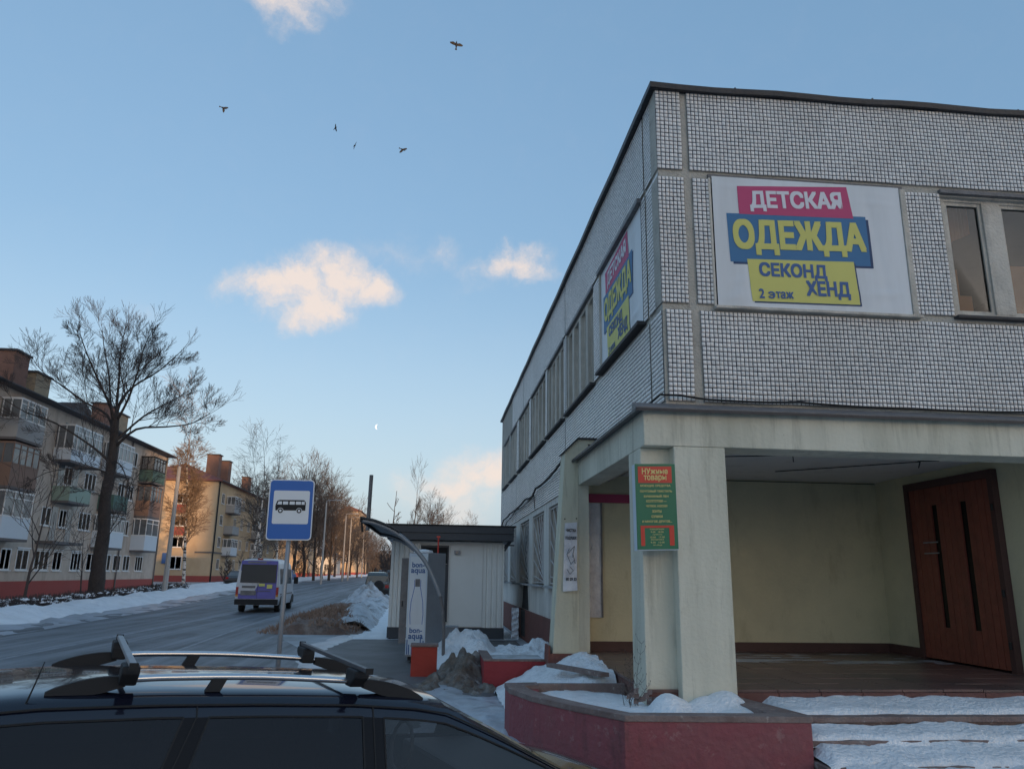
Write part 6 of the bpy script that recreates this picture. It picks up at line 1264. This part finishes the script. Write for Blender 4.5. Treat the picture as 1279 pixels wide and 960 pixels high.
for i, (x, y, s) in enumerate(((-4.6, 74, 1.0), (-3.4, 78, 1.2), (-5.0, 96, 1.4), (-4.0, 110, 1.6), (-1.5, 92, 1.3))): tree('bush', bsh, x, y, 'bare bush standing beyond the parked off-road car left of the kiosk', 'bush', 'bare bushes left of the kiosk', s, i*1.1)
# low hedge with snow in front of the grey house
hb = MB(); g = random.Random(77)
for i in range(5200):
    y = g.uniform(27, 66); x = interp(y, LEFT)-g.uniform(3.0, 4.2); z = gz(y)+.1; h = g.uniform(.25, .62); a = Vector((g.uniform(-.25, .25), g.uniform(-.25, .25), h))
    hb.tube([(x, y, z), (x+a.x, y+a.y, z+a.z)], [.012, .006], 3, cap=False)
o = hb.build('hedge', 'twig', fix=False); tag(o, 'low dark hedge between the snow bank and the grey apartment house', 'hedge')
mb = MB()
for i in range(420):
    y = g.uniform(27, 66); x = interp(y, LEFT)-g.uniform(3.0, 4.1); z = gz(y)+g.uniform(.25, .55); r = g.uniform(.06, .2); mb.add([(x-r, y, z), (x, y-r, z-.02), (x+r, y, z), (x, y+r, z+.01), (x, y, z+.07)], [(0, 1, 4), (1, 2, 4), (2, 3, 4), (3, 0, 4)])
o = mb.build('hedge_snow', 'snow', o, fix=False); o['kind'] = 'stuff'
# far wood closing the view
fw_ = MB(); g = random.Random(5)
for i in range(9000):
    x = g.uniform(-150, 90); y = 420+g.uniform(0, 90); h = g.uniform(5, 13); z = gz(y)
    fw_.tube([(x, y, z), (x+g.uniform(-1.5, 1.5), y, z+h)], [.35, .12], 3, cap=False)
o = fw_.build('far_wood', 'twig_grey', fix=False); o['kind'] = 'stuff'
# ------------------------------------------------------------------ birds and moon
def bird(px_, py_, span_px, pose, label, dist=70):
    c = at(px_, py_, Y=dist); s = span_px/FPX*dist*1.5
    t = empty('crow', c, label, 'bird', 'crows in the sky', rz=0)
    mb = MB(); mb.lathe((0, 0, 0), [(.02, -.24), (.05, -.18), (.085, -.05), (.08, .06), (.05, .15), (.045, .20), (.02, .24), (.004, .31)], 8, (0, 0, 1)); b = mb.build('body', 'black', t, smooth=True)
    mb = MB(); mb.add([(-.03, 0, -.2), (.03, 0, -.2), (.08, .02, -.40), (0, 0, -.42), (-.08, .02, -.40)], [(0, 1, 2, 3, 4)]); mb.build('tail', 'black', t)
    for sg in (-1, 1):
        mb = MB(); up = pose[0 if sg < 0 else 1]; P_ = [(sg*.05, 0, .10), (sg*.25, -.02, .17), (sg*.5, .02, .10), (sg*.46, .02, .0), (sg*.26, 0, -.06), (sg*.05, 0, -.08)]
        M3 = Matrix.Rotation(-sg*R(up), 3, 'Y'); Q = [M3 @ Vector(p) for p in P_]; mb.add([tuple(q) for q in Q]+[tuple(q+Vector((0, .02, 0))) for q in Q], [(0, 1, 2, 3, 4, 5), (11, 10, 9, 8, 7, 6)]+[(i, (i+1) % 6, 6+(i+1) % 6, 6+i) for i in range(6)]); mb.build('wing', 'black', t)
    t.scale = (s, s, s); t.rotation_euler = (R(pose[3]), R(pose[2]), R(pose[4])); return t
bird(570, 56, 13, (5, -5, 0, 10, 10), 'crow at the top middle of the sky, largest of the flock'); bird(279, 135, 9, (50, 10, 100, 0, 20), 'crow with raised wings flying alone at the left'); bird(419, 160, 8, (0, 5, 80, 60, 10), 'thin crow silhouette, upper left of the close three'); bird(443, 182, 8, (0, 0, 105, 60, 0), 'small crow, lowest left of the close three'); bird(503, 187, 9, (35, -25, 110, 10, 20), 'crow with bent wings, rightmost of the close three')
mp = at(472, 533, Y=4000); mb = MB(); n = 16; rm = 3.4/FPX*4000
P_ = [(rm*math.cos(R(90+180*i/n)), rm*math.sin(R(90+180*i/n))) for i in range(n+1)]+[(-rm*.55*math.cos(R(-90+180*i/n)), rm*math.sin(R(-90+180*i/n))) for i in range(1, n)]
mb.prism(P_, 0, 1, 'y'); mm = bpy.data.materials.new('moon'); mm.use_nodes = True; e = mm.node_tree.nodes['Principled BSDF']; e.inputs['Base Color'].default_value = (.5, .5, .5, 1); e.inputs['Emission Color'].default_value = (.86, .90, .95, 1); e.inputs['Emission Strength'].default_value = .68
M['moon'] = mm; o = mb.build('moon', 'moon', loc=mp); tag(o, 'tiny pale crescent moon low in the sky over the street', 'moon')
bpy.context.view_layer.update()
